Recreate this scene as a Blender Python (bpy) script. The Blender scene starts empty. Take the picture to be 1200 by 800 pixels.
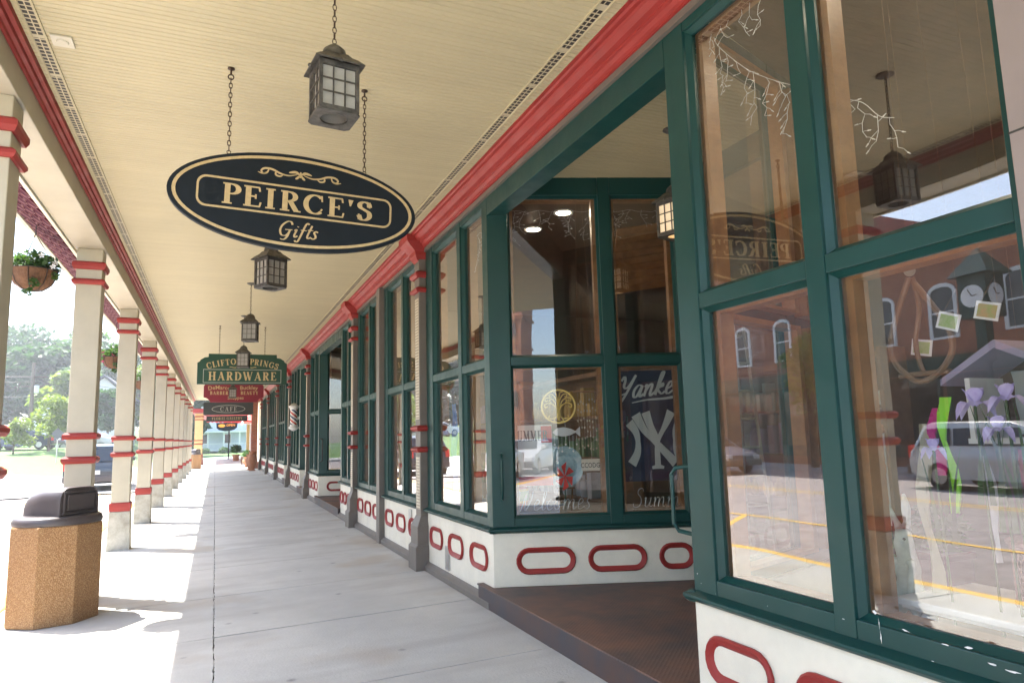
import bpy, bmesh, math, random
from mathutils import Vector, Matrix
random.seed(7)
PI = math.pi
S = bpy.context.scene
C = S.collection
V = Vector

# ---------------------------------------------------------------- materials
def mat(name, color, rough=.6, metal=0., spec=.5, noise=0., nscale=8., bump=0., bscale=40., emit=None, estr=0., color2=None, coat=0., det=6., rvar=0.):
    m = bpy.data.materials.new(name); m.use_nodes = True
    nt = m.node_tree; N = nt.nodes; L = nt.links
    b = N['Principled BSDF']
    b.inputs['Base Color'].default_value = (*color, 1)
    b.inputs['Roughness'].default_value = rough
    b.inputs['Metallic'].default_value = metal
    b.inputs['Specular IOR Level'].default_value = spec
    b.inputs['Coat Weight'].default_value = coat
    tc0 = N.new('ShaderNodeTexCoord'); oi = N.new('ShaderNodeObjectInfo'); sc_ = N.new('ShaderNodeMath'); sc_.operation = 'MULTIPLY'; sc_.inputs[1].default_value = 31.
    va = N.new('ShaderNodeVectorMath'); va.operation = 'ADD'; L.new(tc0.outputs['Object'], va.inputs[0]); L.new(oi.outputs['Random'], sc_.inputs[0]); L.new(sc_.outputs[0], va.inputs[1])
    class _T: outputs = {'Object': va.outputs[0]}
    tc = _T
    if rvar > 0:
        nr = N.new('ShaderNodeTexNoise'); nr.inputs['Scale'].default_value = 7; nr.inputs['Detail'].default_value = 6; mr_ = N.new('ShaderNodeMapRange')
        mr_.inputs[1].default_value = .35; mr_.inputs[2].default_value = .65; mr_.inputs[3].default_value = max(.05, rough-rvar); mr_.inputs[4].default_value = min(1, rough+rvar)
        L.new(tc.outputs['Object'], nr.inputs['Vector']); L.new(nr.outputs['Fac'], mr_.inputs[0]); L.new(mr_.outputs[0], b.inputs['Roughness'])
    if noise > 0 or color2:
        n = N.new('ShaderNodeTexNoise'); n.inputs['Scale'].default_value = nscale; n.inputs['Detail'].default_value = det
        n.inputs['Roughness'].default_value = .65
        L.new(tc.outputs['Object'], n.inputs['Vector'])
        r = N.new('ShaderNodeValToRGB')
        c2 = color2 or tuple(max(0, c*(1-noise)) for c in color)
        c1 = color if color2 else tuple(min(1, c*(1+noise*.6)) for c in color)
        r.color_ramp.elements[0].position = .32; r.color_ramp.elements[1].position = .68
        r.color_ramp.elements[0].color = (*c2, 1); r.color_ramp.elements[1].color = (*c1, 1)
        L.new(n.outputs['Fac'], r.inputs['Fac']); L.new(r.outputs['Color'], b.inputs['Base Color'])
        m['ramp'] = 1
    if bump > 0:
        n2 = N.new('ShaderNodeTexNoise'); n2.inputs['Scale'].default_value = bscale; n2.inputs['Detail'].default_value = 5
        L.new(tc.outputs['Object'], n2.inputs['Vector'])
        bp = N.new('ShaderNodeBump'); bp.inputs['Strength'].default_value = bump; bp.inputs['Distance'].default_value = .01
        L.new(n2.outputs['Fac'], bp.inputs['Height']); L.new(bp.outputs['Normal'], b.inputs['Normal'])
    if emit:
        b.inputs['Emission Color'].default_value = (*emit, 1); b.inputs['Emission Strength'].default_value = estr
    return m

M = {}
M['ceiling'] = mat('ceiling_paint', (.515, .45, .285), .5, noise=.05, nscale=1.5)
def boards():
    m = M['ceiling']; nt = m.node_tree; N = nt.nodes; L = nt.links; b = N['Principled BSDF']; ramp = [n for n in N if n.type == 'VALTORGB'][0]
    tc = N.new('ShaderNodeTexCoord'); mp = N.new('ShaderNodeMapping'); mp.inputs['Scale'].default_value = (.25, 11.2, 1); L.new(tc.outputs['Object'], mp.inputs[0])
    t = N.new('ShaderNodeTexNoise'); t.inputs['Scale'].default_value = 1; t.inputs['Detail'].default_value = 1; L.new(mp.outputs[0], t.inputs['Vector'])
    mr = N.new('ShaderNodeMapRange'); mr.inputs[1].default_value = .35; mr.inputs[2].default_value = .65; mr.inputs[3].default_value = .965; mr.inputs[4].default_value = 1.02; L.new(t.outputs['Fac'], mr.inputs[0])
    vm = N.new('ShaderNodeVectorMath'); vm.operation = 'SCALE'; L.new(ramp.outputs['Color'], vm.inputs[0]); L.new(mr.outputs[0], vm.inputs['Scale']); L.new(vm.outputs[0], b.inputs['Base Color'])
boards()
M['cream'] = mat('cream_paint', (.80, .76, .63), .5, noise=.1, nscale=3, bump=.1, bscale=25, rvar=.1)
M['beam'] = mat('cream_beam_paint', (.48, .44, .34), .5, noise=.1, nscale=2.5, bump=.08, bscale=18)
M['taupe'] = mat('taupe_paint', (.155, .135, .115), .5, noise=.12, nscale=4)
M['red'] = mat('barn_red_paint', (.31, .034, .029), .5, noise=.12, nscale=5, spec=.3, rvar=.08)
M['maroon'] = mat('maroon_shingle_paint', (.075, .012, .03), .85, noise=.15, nscale=5, spec=.12)
M['rose_highlight'] = mat('rose_highlight_paint', (.26, .13, .14), .8, noise=.1)  # lighter tone standing in for light caught on the shingle edges
M['pinkgrey'] = mat('pinkish_grey_paint', (.27, .225, .21), .6, noise=.1, nscale=3)
M['green'] = mat('dark_green_paint', (.009, .052, .047), .36, noise=.08, nscale=3, bump=.06, bscale=22, spec=.3, rvar=.07)
M['chips'] = mat('bare_white_primer', (.75, .75, .72), .8)
M['wood'] = mat('varnished_pine', (.32, .15, .055), .4, color2=(.2, .085, .03), nscale=9)
M['concrete'] = mat('concrete_walk', (.58, .575, .53), .9, color2=(.46, .455, .42), nscale=1.3, bump=.35, bscale=60, det=9.)
def concrete():
    m = M['concrete']; nt = m.node_tree; N = nt.nodes; L = nt.links; b = N['Principled BSDF']
    tc = N.new('ShaderNodeTexCoord'); ramp = [n for n in N if n.type == 'VALTORGB'][0]; prev = ramp.outputs['Color']
    def layer(tex, out, lo, hi, col, fac, prev, mapping=None, scale=1, det=4):
        t = N.new(tex); t.inputs['Scale'].default_value = scale
        if tex == 'ShaderNodeTexNoise': t.inputs['Detail'].default_value = det
        if mapping:
            mp = N.new('ShaderNodeMapping'); mp.inputs['Scale'].default_value = mapping; L.new(tc.outputs['Object'], mp.inputs[0]); L.new(mp.outputs[0], t.inputs['Vector'])
        else: L.new(tc.outputs['Object'], t.inputs['Vector'])
        mr = N.new('ShaderNodeMapRange'); mr.inputs[1].default_value = lo; mr.inputs[2].default_value = hi; mr.inputs[3].default_value = fac; mr.inputs[4].default_value = 0
        L.new(t.outputs[out], mr.inputs[0])
        mx = N.new('ShaderNodeMix'); mx.data_type = 'RGBA'; mx.blend_type = 'MIX'; mx.inputs[7].default_value = (*col, 1)
        L.new(mr.outputs[0], mx.inputs[0]); L.new(prev, mx.inputs[6]); return mx.outputs[2]
    prev = layer('ShaderNodeTexNoise', 'Fac', .36, .50, (.40, .385, .35), .55, prev, (.5, 2.2, 1), 1.1, 6)      # trowel and water streaks across the walk
    prev = layer('ShaderNodeTexNoise', 'Fac', .33, .42, (.42, .35, .26), .6, prev, None, .75, 3)               # rusty stains
    prev = layer('ShaderNodeTexVoronoi', 'Distance', .03, .09, (.19, .185, .18), .75, prev, None, 2.3)            # dark spots
    prev = layer('ShaderNodeTexNoise', 'Fac', .38, .48, (.45, .44, .42), .5, prev, None, 90, 2)
    L.new(prev, b.inputs['Base Color'])
concrete()
M['foot'] = mat('rough_concrete', (.50, .48, .42), .9, color2=(.27, .25, .2), nscale=5, bump=.5, bscale=50)
M['asphalt'] = mat('asphalt', (.34, .30, .285), .92, noise=.25, nscale=3, bump=.4, bscale=120)
M['joint'] = mat('dirt_in_joints', (.05, .048, .042), .95)
M['kerb'] = mat('kerb_concrete', (.42, .41, .39), .9, noise=.2, nscale=5)
M['yellow_line'] = mat('yellow_road_paint', (.75, .45, .04), .7)
M['grass'] = mat('grass_blades', (.10, .2, .035), .9, color2=(.06, .12, .025), nscale=2)
M['iron'] = mat('black_iron', (.03, .028, .026), .5, metal=.3, noise=.3, nscale=20)
M['lantern'] = mat('weathered_bronze', (.045, .042, .038), .5, metal=.4, color2=(.14, .13, .115), nscale=22)
M['chain'] = mat('dark_bronze_chain', (.07, .045, .03), .45, metal=.6)
M['frost'] = mat('seeded_lantern_glass', (.40, .385, .35), .35, noise=.08, nscale=18)
M['signblack'] = mat('black_sign_paint', (.007, .012, .018), .6, noise=.2, nscale=10, spec=.25)
M['gold'] = mat('gold_leaf', (.58, .44, .23), .4, metal=.1, noise=.15, nscale=40)
M['signgreen'] = mat('green_sign_paint', (.01, .06, .035), .45)
M['signmaroon'] = mat('maroon_sign_paint', (.22, .012, .03), .5)
M['signslate'] = mat('slate_sign_paint', (.045, .05, .05), .5)
M['paleletter'] = mat('pale_sign_letters', (.5, .5, .45), .5)
M['plastic'] = mat('brown_plastic', (.062, .05, .05), .38, noise=.1, nscale=9, spec=.5)
M['white'] = mat('white_paint', (.78, .78, .76), .5)
M['offwhite'] = mat('offwhite_plastic', (.62, .58, .48), .5)
M['silver'] = mat('brushed_steel', (.45, .45, .44), .35, metal=.8)
M['lamp'] = mat('lamp_glow', (1, .9, .75), .5, emit=(1, .84, .62), estr=26)
M['glow'] = mat('lantern_glow', (1, .9, .75), .5, emit=(1, .66, .3), estr=.06)
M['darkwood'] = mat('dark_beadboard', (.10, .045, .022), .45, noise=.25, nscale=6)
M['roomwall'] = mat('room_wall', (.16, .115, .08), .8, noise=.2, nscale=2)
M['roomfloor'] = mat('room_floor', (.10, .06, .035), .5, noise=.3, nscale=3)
M['shelfwood'] = mat('shelf_wood', (.22, .12, .06), .5, noise=.2, nscale=7)
M['brickc'] = None
M['slate'] = mat('slate_roof', (.1, .1, .11), .8, noise=.2, nscale=3)
M['trunk'] = mat('bark', (.09, .065, .045), .9, noise=.3, nscale=9)
M['tyre'] = mat('tyre_rubber', (.015, .015, .015), .8)
M['rim'] = mat('alloy_rim', (.4, .4, .42), .3, metal=.8)
M['carglass'] = mat('car_glass', (.012, .016, .02), .06, spec=.8)
M['lampred'] = mat('tail_lamp_red', (.55, .02, .02), .2, emit=(1, .05, .03), estr=.04)
M['clearlamp'] = mat('clear_lamp', (.6, .6, .6), .15)
M['terracotta'] = mat('terracotta', (.38, .17, .09), .8, noise=.2, nscale=9)
M['yellowwall'] = mat('yellow_siding', (.68, .50, .22), .6, noise=.08, nscale=3)
M['coir'] = mat('coir_liner', (.17, .085, .045), .95, noise=.4, nscale=30, bump=.6, bscale=60)
M['redfabric'] = mat('red_fabric', (.6, .04, .03), .8)
M['statue'] = mat('pale_stone_statue', (.46, .52, .46), .8, noise=.25, nscale=12, bump=.4, bscale=40)
M['wicker'] = mat('pink_wicker', (.36, .2, .15), .8, noise=.3, nscale=30)

def leafmat(name, c, c2):
    m = mat(name, c, .6, color2=c2, nscale=1.2)
    b = m.node_tree.nodes['Principled BSDF']
    b.inputs['Subsurface Weight'].default_value = 0
    tr = m.node_tree.nodes.new('ShaderNodeBsdfTranslucent'); mx = m.node_tree.nodes.new('ShaderNodeMixShader')
    tr.inputs['Color'].default_value = (c[0]*1.6, c[1]*1.7, c[2], 1); mx.inputs[0].default_value = .35
    out = m.node_tree.nodes['Material Output']
    m.node_tree.links.new(b.outputs[0], mx.inputs[1]); m.node_tree.links.new(tr.outputs[0], mx.inputs[2]); m.node_tree.links.new(mx.outputs[0], out.inputs[0])
    return m
M['leafdark'] = leafmat('leaf_dark', (.035, .085, .025), (.02, .05, .018))
M['leafmid'] = leafmat('leaf_mid', (.06, .12, .03), (.035, .08, .022))
M['leafyel'] = leafmat('leaf_yellow_green', (.17, .22, .035), (.08, .14, .025))
M['petunia'] = mat('pink_petals', (.6, .05, .16), .6)

def glass_mat(name='window_glass', tint=(.93, .94, .93), k=1.0):
    m = bpy.data.materials.new(name); m.use_nodes = True
    nt = m.node_tree; N = nt.nodes; L = nt.links; N.remove(N['Principled BSDF'])
    tr = N.new('ShaderNodeBsdfTransparent'); tr.inputs[0].default_value = (*tint, 1)
    gl = N.new('ShaderNodeBsdfGlossy'); gl.inputs['Roughness'].default_value = .004; gl.inputs['Color'].default_value = (1, 1, 1, 1)
    lw = N.new('ShaderNodeLayerWeight'); lw.inputs[0].default_value = .5
    # Schlick for a two-sided pane: F = .1 + .9*facing^4
    p = N.new('ShaderNodeMath'); p.operation = 'POWER'; p.inputs[1].default_value = 3.2
    a = N.new('ShaderNodeMath'); a.operation = 'MULTIPLY_ADD'; a.inputs[1].default_value = .85*k; a.inputs[2].default_value = .15*k
    L.new(lw.outputs['Facing'], p.inputs[0]); L.new(p.outputs[0], a.inputs[0])
    # old glass is never quite flat
    tc = N.new('ShaderNodeTexCoord'); n = N.new('ShaderNodeTexNoise'); n.inputs['Scale'].default_value = 1.3; n.inputs['Detail'].default_value = 1
    bp = N.new('ShaderNodeBump'); bp.inputs['Strength'].default_value = .09; bp.inputs['Distance'].default_value = .02
    L.new(tc.outputs['Object'], n.inputs['Vector']); L.new(n.outputs['Fac'], bp.inputs['Height']); L.new(bp.outputs['Normal'], gl.inputs['Normal'])
    mx = N.new('ShaderNodeMixShader'); L.new(a.outputs[0], mx.inputs[0]); L.new(tr.outputs[0], mx.inputs[1]); L.new(gl.outputs[0], mx.inputs[2])
    df = N.new('ShaderNodeBsdfDiffuse'); df.inputs[0].default_value = (.55, .53, .5, 1)
    n3 = N.new('ShaderNodeTexNoise'); n3.inputs['Scale'].default_value = 2.4; n3.inputs['Detail'].default_value = 7; n3.inputs['Roughness'].default_value = .7; L.new(tc.outputs['Object'], n3.inputs['Vector'])
    mr = N.new('ShaderNodeMapRange'); mr.inputs[1].default_value = .38; mr.inputs[2].default_value = .7; mr.inputs[3].default_value = .002; mr.inputs[4].default_value = .035; L.new(n3.outputs['Fac'], mr.inputs[0])
    mx2 = N.new('ShaderNodeMixShader'); L.new(mr.outputs[0], mx2.inputs[0]); L.new(mx.outputs[0], mx2.inputs[1]); L.new(df.outputs[0], mx2.inputs[2])
    L.new(mx2.outputs[0], N['Material Output'].inputs[0])
    return m
M['glass'] = glass_mat()

def brick_mat(name, c1, c2, mortar, scale=1.0):
    m = bpy.data.materials.new(name); m.use_nodes = True
    nt = m.node_tree; N = nt.nodes; L = nt.links; b = N['Principled BSDF']; b.inputs['Roughness'].default_value = .85
    g = N.new('ShaderNodeTexCoord'); sp = N.new('ShaderNodeSeparateXYZ'); cb = N.new('ShaderNodeCombineXYZ')
    ad = N.new('ShaderNodeMath'); L.new(g.outputs['Object'], sp.inputs[0]); L.new(sp.outputs[0], ad.inputs[0]); L.new(sp.outputs[1], ad.inputs[1])
    L.new(ad.outputs[0], cb.inputs[0]); L.new(sp.outputs[2], cb.inputs[1])
    br = N.new('ShaderNodeTexBrick'); br.inputs['Color1'].default_value = (*c1, 1); br.inputs['Color2'].default_value = (*c2, 1); br.inputs['Mortar'].default_value = (*mortar, 1)
    br.inputs['Scale'].default_value = 1; br.inputs['Brick Width'].default_value = .22*scale; br.inputs['Row Height'].default_value = .075*scale; br.inputs['Mortar Size'].default_value = .008*scale
    L.new(cb.outputs[0], br.inputs['Vector']); L.new(br.outputs['Color'], b.inputs['Base Color'])
    return m
M['brick'] = brick_mat('red_brick', (.30, .085, .05), (.22, .06, .04), (.25, .2, .16))
M['brick2'] = brick_mat('orange_brick', (.42, .14, .07), (.33, .10, .055), (.3, .22, .17))

# exposed aggregate
def aggregate():
    m = mat('exposed_aggregate', (.42, .25, .12), .9)
    nt = m.node_tree; N = nt.nodes; L = nt.links; b = N['Principled BSDF']
    tc = N.new('ShaderNodeTexCoord'); v = N.new('ShaderNodeTexVoronoi'); v.inputs['Scale'].default_value = 190
    L.new(tc.outputs['Object'], v.inputs['Vector'])
    r = N.new('ShaderNodeValToRGB'); r.color_ramp.elements[0].color = (.22, .11, .045, 1); r.color_ramp.elements[1].color = (.42, .27, .13, 1)
    e = r.color_ramp.elements.new(.5); e.color = (.28, .14, .055, 1)
    sp = N.new('ShaderNodeSeparateColor'); L.new(v.outputs['Color'], sp.inputs[0]); L.new(sp.outputs[0], r.inputs['Fac']); L.new(r.outputs['Color'], b.inputs['Base Color'])
    bp = N.new('ShaderNodeBump'); bp.inputs['Strength'].default_value = .8; bp.inputs['Distance'].default_value = .006; bp.invert = True
    L.new(v.outputs['Distance'], bp.inputs['Height']); L.new(bp.outputs['Normal'], b.inputs['Normal'])
    return m
M['aggregate'] = aggregate()

# rusty tread plate
def tread():
    m = mat('rusty_tread_plate', (.25, .13, .085), .55, metal=.2, color2=(.06, .06, .068), nscale=1.3, det=8.)
    nt = m.node_tree; N = nt.nodes; L = nt.links; b = N['Principled BSDF']
    tc = N.new('ShaderNodeTexCoord'); mp = N.new('ShaderNodeMapping'); mp.inputs['Rotation'].default_value = (0, 0, PI/4)
    L.new(tc.outputs['Object'], mp.inputs[0])
    hs = []
    for ax in ('X', 'Y'):
        w = N.new('ShaderNodeTexWave'); w.bands_direction = ax; w.inputs['Scale'].default_value = 14; L.new(mp.outputs[0], w.inputs['Vector']); hs.append(w)
    mu = N.new('ShaderNodeMath'); mu.operation = 'MAXIMUM'; L.new(hs[0].outputs['Fac'], mu.inputs[0]); L.new(hs[1].outputs['Fac'], mu.inputs[1])
    bp = N.new('ShaderNodeBump'); bp.inputs['Strength'].default_value = .35; bp.inputs['Distance'].default_value = .004
    L.new(mu.outputs[0], bp.inputs['Height']); L.new(bp.outputs['Normal'], b.inputs['Normal'])
    return m
M['tread'] = tread()
M['edgeiron'] = mat('painted_iron_edge', (.045, .05, .062), .5, color2=(.10, .055, .04), nscale=3, det=8.)

# perforated soffit vent strip: slots cut as a dark pattern in the metal
def vent():
    m = mat('perforated_vent', (.55, .48, .33), .5)
    nt = m.node_tree; N = nt.nodes; L = nt.links; b = N['Principled BSDF']
    tc = N.new('ShaderNodeTexCoord'); sp = N.new('ShaderNodeSeparateXYZ'); L.new(tc.outputs['Object'], sp.inputs[0])
    def fr(sock, per, lo, hi):
        d = N.new('ShaderNodeMath'); d.operation = 'DIVIDE'; d.inputs[1].default_value = per; L.new(sock, d.inputs[0])
        f = N.new('ShaderNodeMath'); f.operation = 'FRACT'; L.new(d.outputs[0], f.inputs[0])
        a = N.new('ShaderNodeMath'); a.operation = 'GREATER_THAN'; a.inputs[1].default_value = lo; L.new(f.outputs[0], a.inputs[0])
        c = N.new('ShaderNodeMath'); c.operation = 'LESS_THAN'; c.inputs[1].default_value = hi; L.new(f.outputs[0], c.inputs[0])
        e = N.new('ShaderNodeMath'); e.operation = 'MULTIPLY'; L.new(a.outputs[0], e.inputs[0]); L.new(c.outputs[0], e.inputs[1]); return e.outputs[0]
    s1 = fr(sp.outputs[1], .042, .28, 1.1); s2 = fr(sp.outputs[1], .46, .07, 1.1); s3 = fr(sp.outputs[0], .031, .22, 1.1)
    m1 = N.new('ShaderNodeMath'); m1.operation = 'MULTIPLY'; L.new(s1, m1.inputs[0]); L.new(s2, m1.inputs[1])
    m2 = N.new('ShaderNodeMath'); m2.operation = 'MULTIPLY'; L.new(m1.outputs[0], m2.inputs[0]); L.new(s3, m2.inputs[1])
    mx = N.new('ShaderNodeMix'); mx.data_type = 'RGBA'; mx.inputs[6].default_value = (.55, .48, .33, 1); mx.inputs[7].default_value = (.03, .025, .02, 1)
    L.new(m2.outputs[0], mx.inputs[0]); L.new(mx.outputs[2], b.inputs['Base Color'])
    return m
M['vent'] = vent()
def lattice():
    m = mat('cream_lattice', (.66, .61, .48), .5)
    nt = m.node_tree; N = nt.nodes; L = nt.links; b = N['Principled BSDF']
    tc = N.new('ShaderNodeTexCoord'); mp = N.new('ShaderNodeMapping'); mp.inputs['Rotation'].default_value = (PI/4, 0, 0); L.new(tc.outputs['Object'], mp.inputs[0])
    ck = N.new('ShaderNodeTexChecker'); ck.inputs['Scale'].default_value = 42; ck.inputs['Color1'].default_value = (.66, .61, .48, 1); ck.inputs['Color2'].default_value = (.25, .2, .14, 1)
    L.new(mp.outputs[0], ck.inputs['Vector']); L.new(ck.outputs['Color'], b.inputs['Base Color'])
    return m
M['lattice'] = lattice()

# ---------------------------------------------------------------- mesh builder
class MB:
    def __init__(s): s.v = []; s.f = []
    def add(s, vs, fs):
        o = len(s.v); s.v += [tuple(p) for p in vs]; s.f += [tuple(i+o for i in f) for f in fs]; return s
    def box(s, x0, x1, y0, y1, z0, z1):
        return s.hexa([(x0,y0,z0),(x1,y0,z0),(x1,y1,z0),(x0,y1,z0),(x0,y0,z1),(x1,y0,z1),(x1,y1,z1),(x0,y1,z1)])
    def hexa(s, p): return s.add(p, [(0,3,2,1),(4,5,6,7),(0,1,5,4),(1,2,6,5),(2,3,7,6),(3,0,4,7)])
    def fbox(s, F, s0, s1, t0, t1, z0, z1):
        return s.hexa([F(s0,t0,z0),F(s1,t0,z0),F(s1,t1,z0),F(s0,t1,z0),F(s0,t0,z1),F(s1,t0,z1),F(s1,t1,z1),F(s0,t1,z1)])
    def prism(s, poly, fn, a, b):
        n = len(poly); vs = [fn(p, a) for p in poly] + [fn(p, b) for p in poly]
        fs = [tuple(range(n))[::-1], tuple(range(n, 2*n))] + [(i, (i+1) % n, n+(i+1) % n, n+i) for i in range(n)]
        return s.add(vs, fs)
    def ring(s, outer, inner, fn, a, b):
        n = len(outer); vs = [fn(p, a) for p in outer] + [fn(p, a) for p in inner] + [fn(p, b) for p in outer] + [fn(p, b) for p in inner]
        fs = []
        for i in range(n):
            j = (i+1) % n
            fs += [(i, j, n+j, n+i), (2*n+i, 3*n+i, 3*n+j, 2*n+j), (i, 2*n+i, 2*n+j, j), (n+i, n+j, 3*n+j, 3*n+i)]
        return s.add(vs, fs)
    def tube(s, pts, r, n=6, closed=False):
        pts = [V(p) for p in pts]; k = len(pts); vs = []; fs = []
        up = V((0.3, .2, 1)).normalized()
        for i, p in enumerate(pts):
            a = pts[(i-1) % k] if (closed or i > 0) else p; b = pts[(i+1) % k] if (closed or i < k-1) else p
            d = (b-a); d = d.normalized() if d.length > 1e-9 else V((0, 0, 1))
            u = d.cross(up); 
            if u.length < .05: u = d.cross(V((1, 0, 0)))
            u.normalize(); w = d.cross(u)
            rr = r[i] if isinstance(r, (list, tuple)) else r
            for q in range(n):
                an = 2*PI*q/n; vs.append(p+u*math.cos(an)*rr+w*math.sin(an)*rr)
        for i in range(k if closed else k-1):
            j = (i+1) % k
            for q in range(n): fs.append((i*n+q, i*n+(q+1) % n, j*n+(q+1) % n, j*n+q))
        if not closed: fs += [tuple(range(n))[::-1], tuple((k-1)*n+q for q in range(n))]
        return s.add(vs, fs)
    def lathe(s, prof, c, n=24, ax=None):
        vs = []; fs = []; k = len(prof)
        for r, z in prof:
            for q in range(n):
                a = 2*PI*q/n; p = V((r*math.cos(a), r*math.sin(a), z))
                if ax: p = ax @ p
                vs.append(V(c)+p)
        for i in range(k-1):
            for q in range(n): fs.append((i*n+q, i*n+(q+1) % n, (i+1)*n+(q+1) % n, (i+1)*n+q))
        fs += [tuple(range(n))[::-1], tuple((k-1)*n+q for q in range(n))]
        return s.add(vs, fs)
    def ball(s, c, r, n=10, sc=(1, 1, 1)):
        prof = [(max(1e-4, math.sin(PI*i/n)), -math.cos(PI*i/n)) for i in range(n+1)]
        k = len(s.v); s.lathe(prof, (0, 0, 0), n)
        for i in range(k, len(s.v)):
            p = s.v[i]; s.v[i] = (c[0]+p[0]*r*sc[0], c[1]+p[1]*r*sc[1], c[2]+p[2]*r*sc[2])
        return s
    def build(s, name, m, parent=None, bev=0., smooth=False, kind=None, loc=None):
        o_ = V((0, 0, 0))
        if parent:
            q = parent
            while q: o_ += V(q.location); q = q.parent
        elif loc: o_ = V(loc)
        me = bpy.data.meshes.new(name)
        me.from_pydata([(p[0]-o_.x, p[1]-o_.y, p[2]-o_.z) for p in s.v], [], s.f)
        bm = bmesh.new(); bm.from_mesh(me); bmesh.ops.recalc_face_normals(bm, faces=bm.faces); bm.to_mesh(me); bm.free()
        if smooth:
            me.polygons.foreach_set('use_smooth', [True]*len(me.polygons))
            try: me.set_sharp_from_angle(angle=math.radians(40))
            except Exception: pass
        me.materials.append(M[m] if isinstance(m, str) else m)
        ob = bpy.data.objects.new(name, me); C.objects.link(ob)
        if parent: ob.parent = parent
        elif loc: ob.location = loc
        if bev:
            b = ob.modifiers.new('bevel', 'BEVEL'); b.width = bev; b.segments = 2; b.limit_method = 'ANGLE'; b.angle_limit = math.radians(40)
        if kind: ob['kind'] = kind
        return ob

def thing(name, label, cat, loc=(0, 0, 0), group=None):
    o = bpy.data.objects.new(name, None); C.objects.link(o); o.location = loc; o.empty_display_size = .1
    o['label'] = label; o['category'] = cat
    if group: o['group'] = group
    return o
def tag(o, label, cat, group=None):
    o['label'] = label; o['category'] = cat
    if group: o['group'] = group
    return o
def dup(root, loc, label=None, rotz=None, group=None):
    r = root.copy(); C.objects.link(r); r.location = loc
    if rotz is not None: r.rotation_euler = (0, 0, rotz)
    if label: r['label'] = label
    if group: r['group'] = group
    for ch in list(root.children):
        c = ch.copy(); C.objects.link(c); c.parent = r
        for g in list(ch.children):
            d = g.copy(); C.objects.link(d); d.parent = c
    return r
def arc(cx, cy, rx, ry, a0, a1, n=12):
    return [(cx+rx*math.cos(math.radians(a0+(a1-a0)*i/n)), cy+ry*math.sin(math.radians(a0+(a1-a0)*i/n))) for i in range(n+1)]
def rrect(w, h, r, n=6):
    p = []
    for cx, cy, a in ((w-r, h-r, 0), (-w+r, h-r, 90), (-w+r, -h+r, 180), (w-r, -h+r, 270)): p += arc(cx, cy, r, r, a, a+90, n)
    return p
def crom(P, n=6, closed=False):
    out = []; k = len(P)
    for i in range(k if closed else k-1):
        if closed: a, b, c, d = P[(i-1) % k], P[i], P[(i+1) % k], P[(i+2) % k]
        else: a, b, c, d = P[max(i-1, 0)], P[i], P[i+1], P[min(i+2, k-1)]
        for j in range(n):
            t = j/n
            out.append(tuple(.5*((2*b[q])+(-a[q]+c[q])*t+(2*a[q]-5*b[q]+4*c[q]-d[q])*t*t+(-a[q]+3*b[q]-3*c[q]+d[q])*t**3) for q in range(len(b))))
    if not closed: out.append(tuple(P[-1]))
    return out

# ---------------------------------------------------------------- lettering
def ribbon(pts, wf):
    """list of quads (2D) along a polyline, wf(direction, fraction)->half width"""
    L_, R_ = [], []
    k = len(pts)
    for i in range(k):
        a = pts[max(i-1, 0)]; b = pts[min(i+1, k-1)]
        dx, dy = b[0]-a[0], b[1]-a[1]; l = math.hypot(dx, dy) or 1; dx /= l; dy /= l
        w = wf(dx, dy, i/(k-1))
        L_.append((pts[i][0]-dy*w, pts[i][1]+dx*w)); R_.append((pts[i][0]+dy*w, pts[i][1]-dx*w))
    return L_, R_
TK, TN = .085, .026
def auto(dx, dy, f): return TN+(TK-TN)*abs(dy)**1.4
def thick(dx, dy, f): return TK*.95
def thin(dx, dy, f): return TN*1.1
G = {}
def g(ch, w, *st): G[ch] = (w, st)
ser = lambda x, y, w=.17: ('n', [(x-w, y), (x+w, y)])
lo, hi = .026, .974
g('P', .62, ('a', [(.2, 0), (.2, 1)]), ser(.2, lo), ('n', [(.04, hi), (.3, hi)]), ('a', [(.25, hi)]+arc(.33, .735, .25, .239, 90, -90)+[(.25, .496)]))
g('E', .68, ('a', [(.2, 0), (.2, 1)]), ('n', [(.04, lo), (.62, lo)]), ('n', [(.04, hi), (.59, hi)]), ('n', [(.25, .51), (.46, .51)]), ('n', [(.46, .40), (.46, .62)]), ('n', [(.575, .97), (.60, .78)]), ('n', [(.60, .02), (.64, .24)]))
g('I', .42, ('a', [(.2, 0), (.2, 1)]), ser(.2, lo), ser(.2, hi))
g('R', .76, ('a', [(.2, 0), (.2, 1)]), ser(.2, lo), ('n', [(.04, hi), (.3, hi)]), ('a', [(.25, hi)]+arc(.33, .745, .24, .23, 90, -90)+[(.25, .515)]), ('k', [(.38, .52), (.62, .02)]), ('n', [(.58, lo), (.78, lo)]))
g('C', .78, ('a', arc(.44, .5, .34, .475, 48, 312, 22)), ('n', [(.68, .98), (.70, .68)]), ('n', [(.66, .2), (.7, .3)]))
g('S', .62, ('a', crom([(.50, .72), (.46, .90), (.29, .97), (.13, .86), (.14, .68), (.32, .55), (.48, .42), (.50, .20), (.36, .04), (.18, .05), (.09, .26)], 4)), ('n', [(.50, .68), (.51, .97)]), ('n', [(.085, .03), (.09, .32)]))
g("'", .26, ('f', [(.13, .98), (.11, .66)]))
g('H', .86, ('a', [(.2, 0), (.2, 1)]), ('a', [(.66, 0), (.66, 1)]), ser(.2, lo), ser(.2, hi), ser(.66, lo), ser(.66, hi), ('n', [(.2, .5), (.66, .5)]))
g('A', .8, ('n', [(.12, 0), (.4, .98)]), ('k', [(.38, .99), (.66, 0)]), ('n', [(.2, .33), (.56, .33)]), ser(.12, lo, .11), ser(.66, lo, .15))
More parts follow.
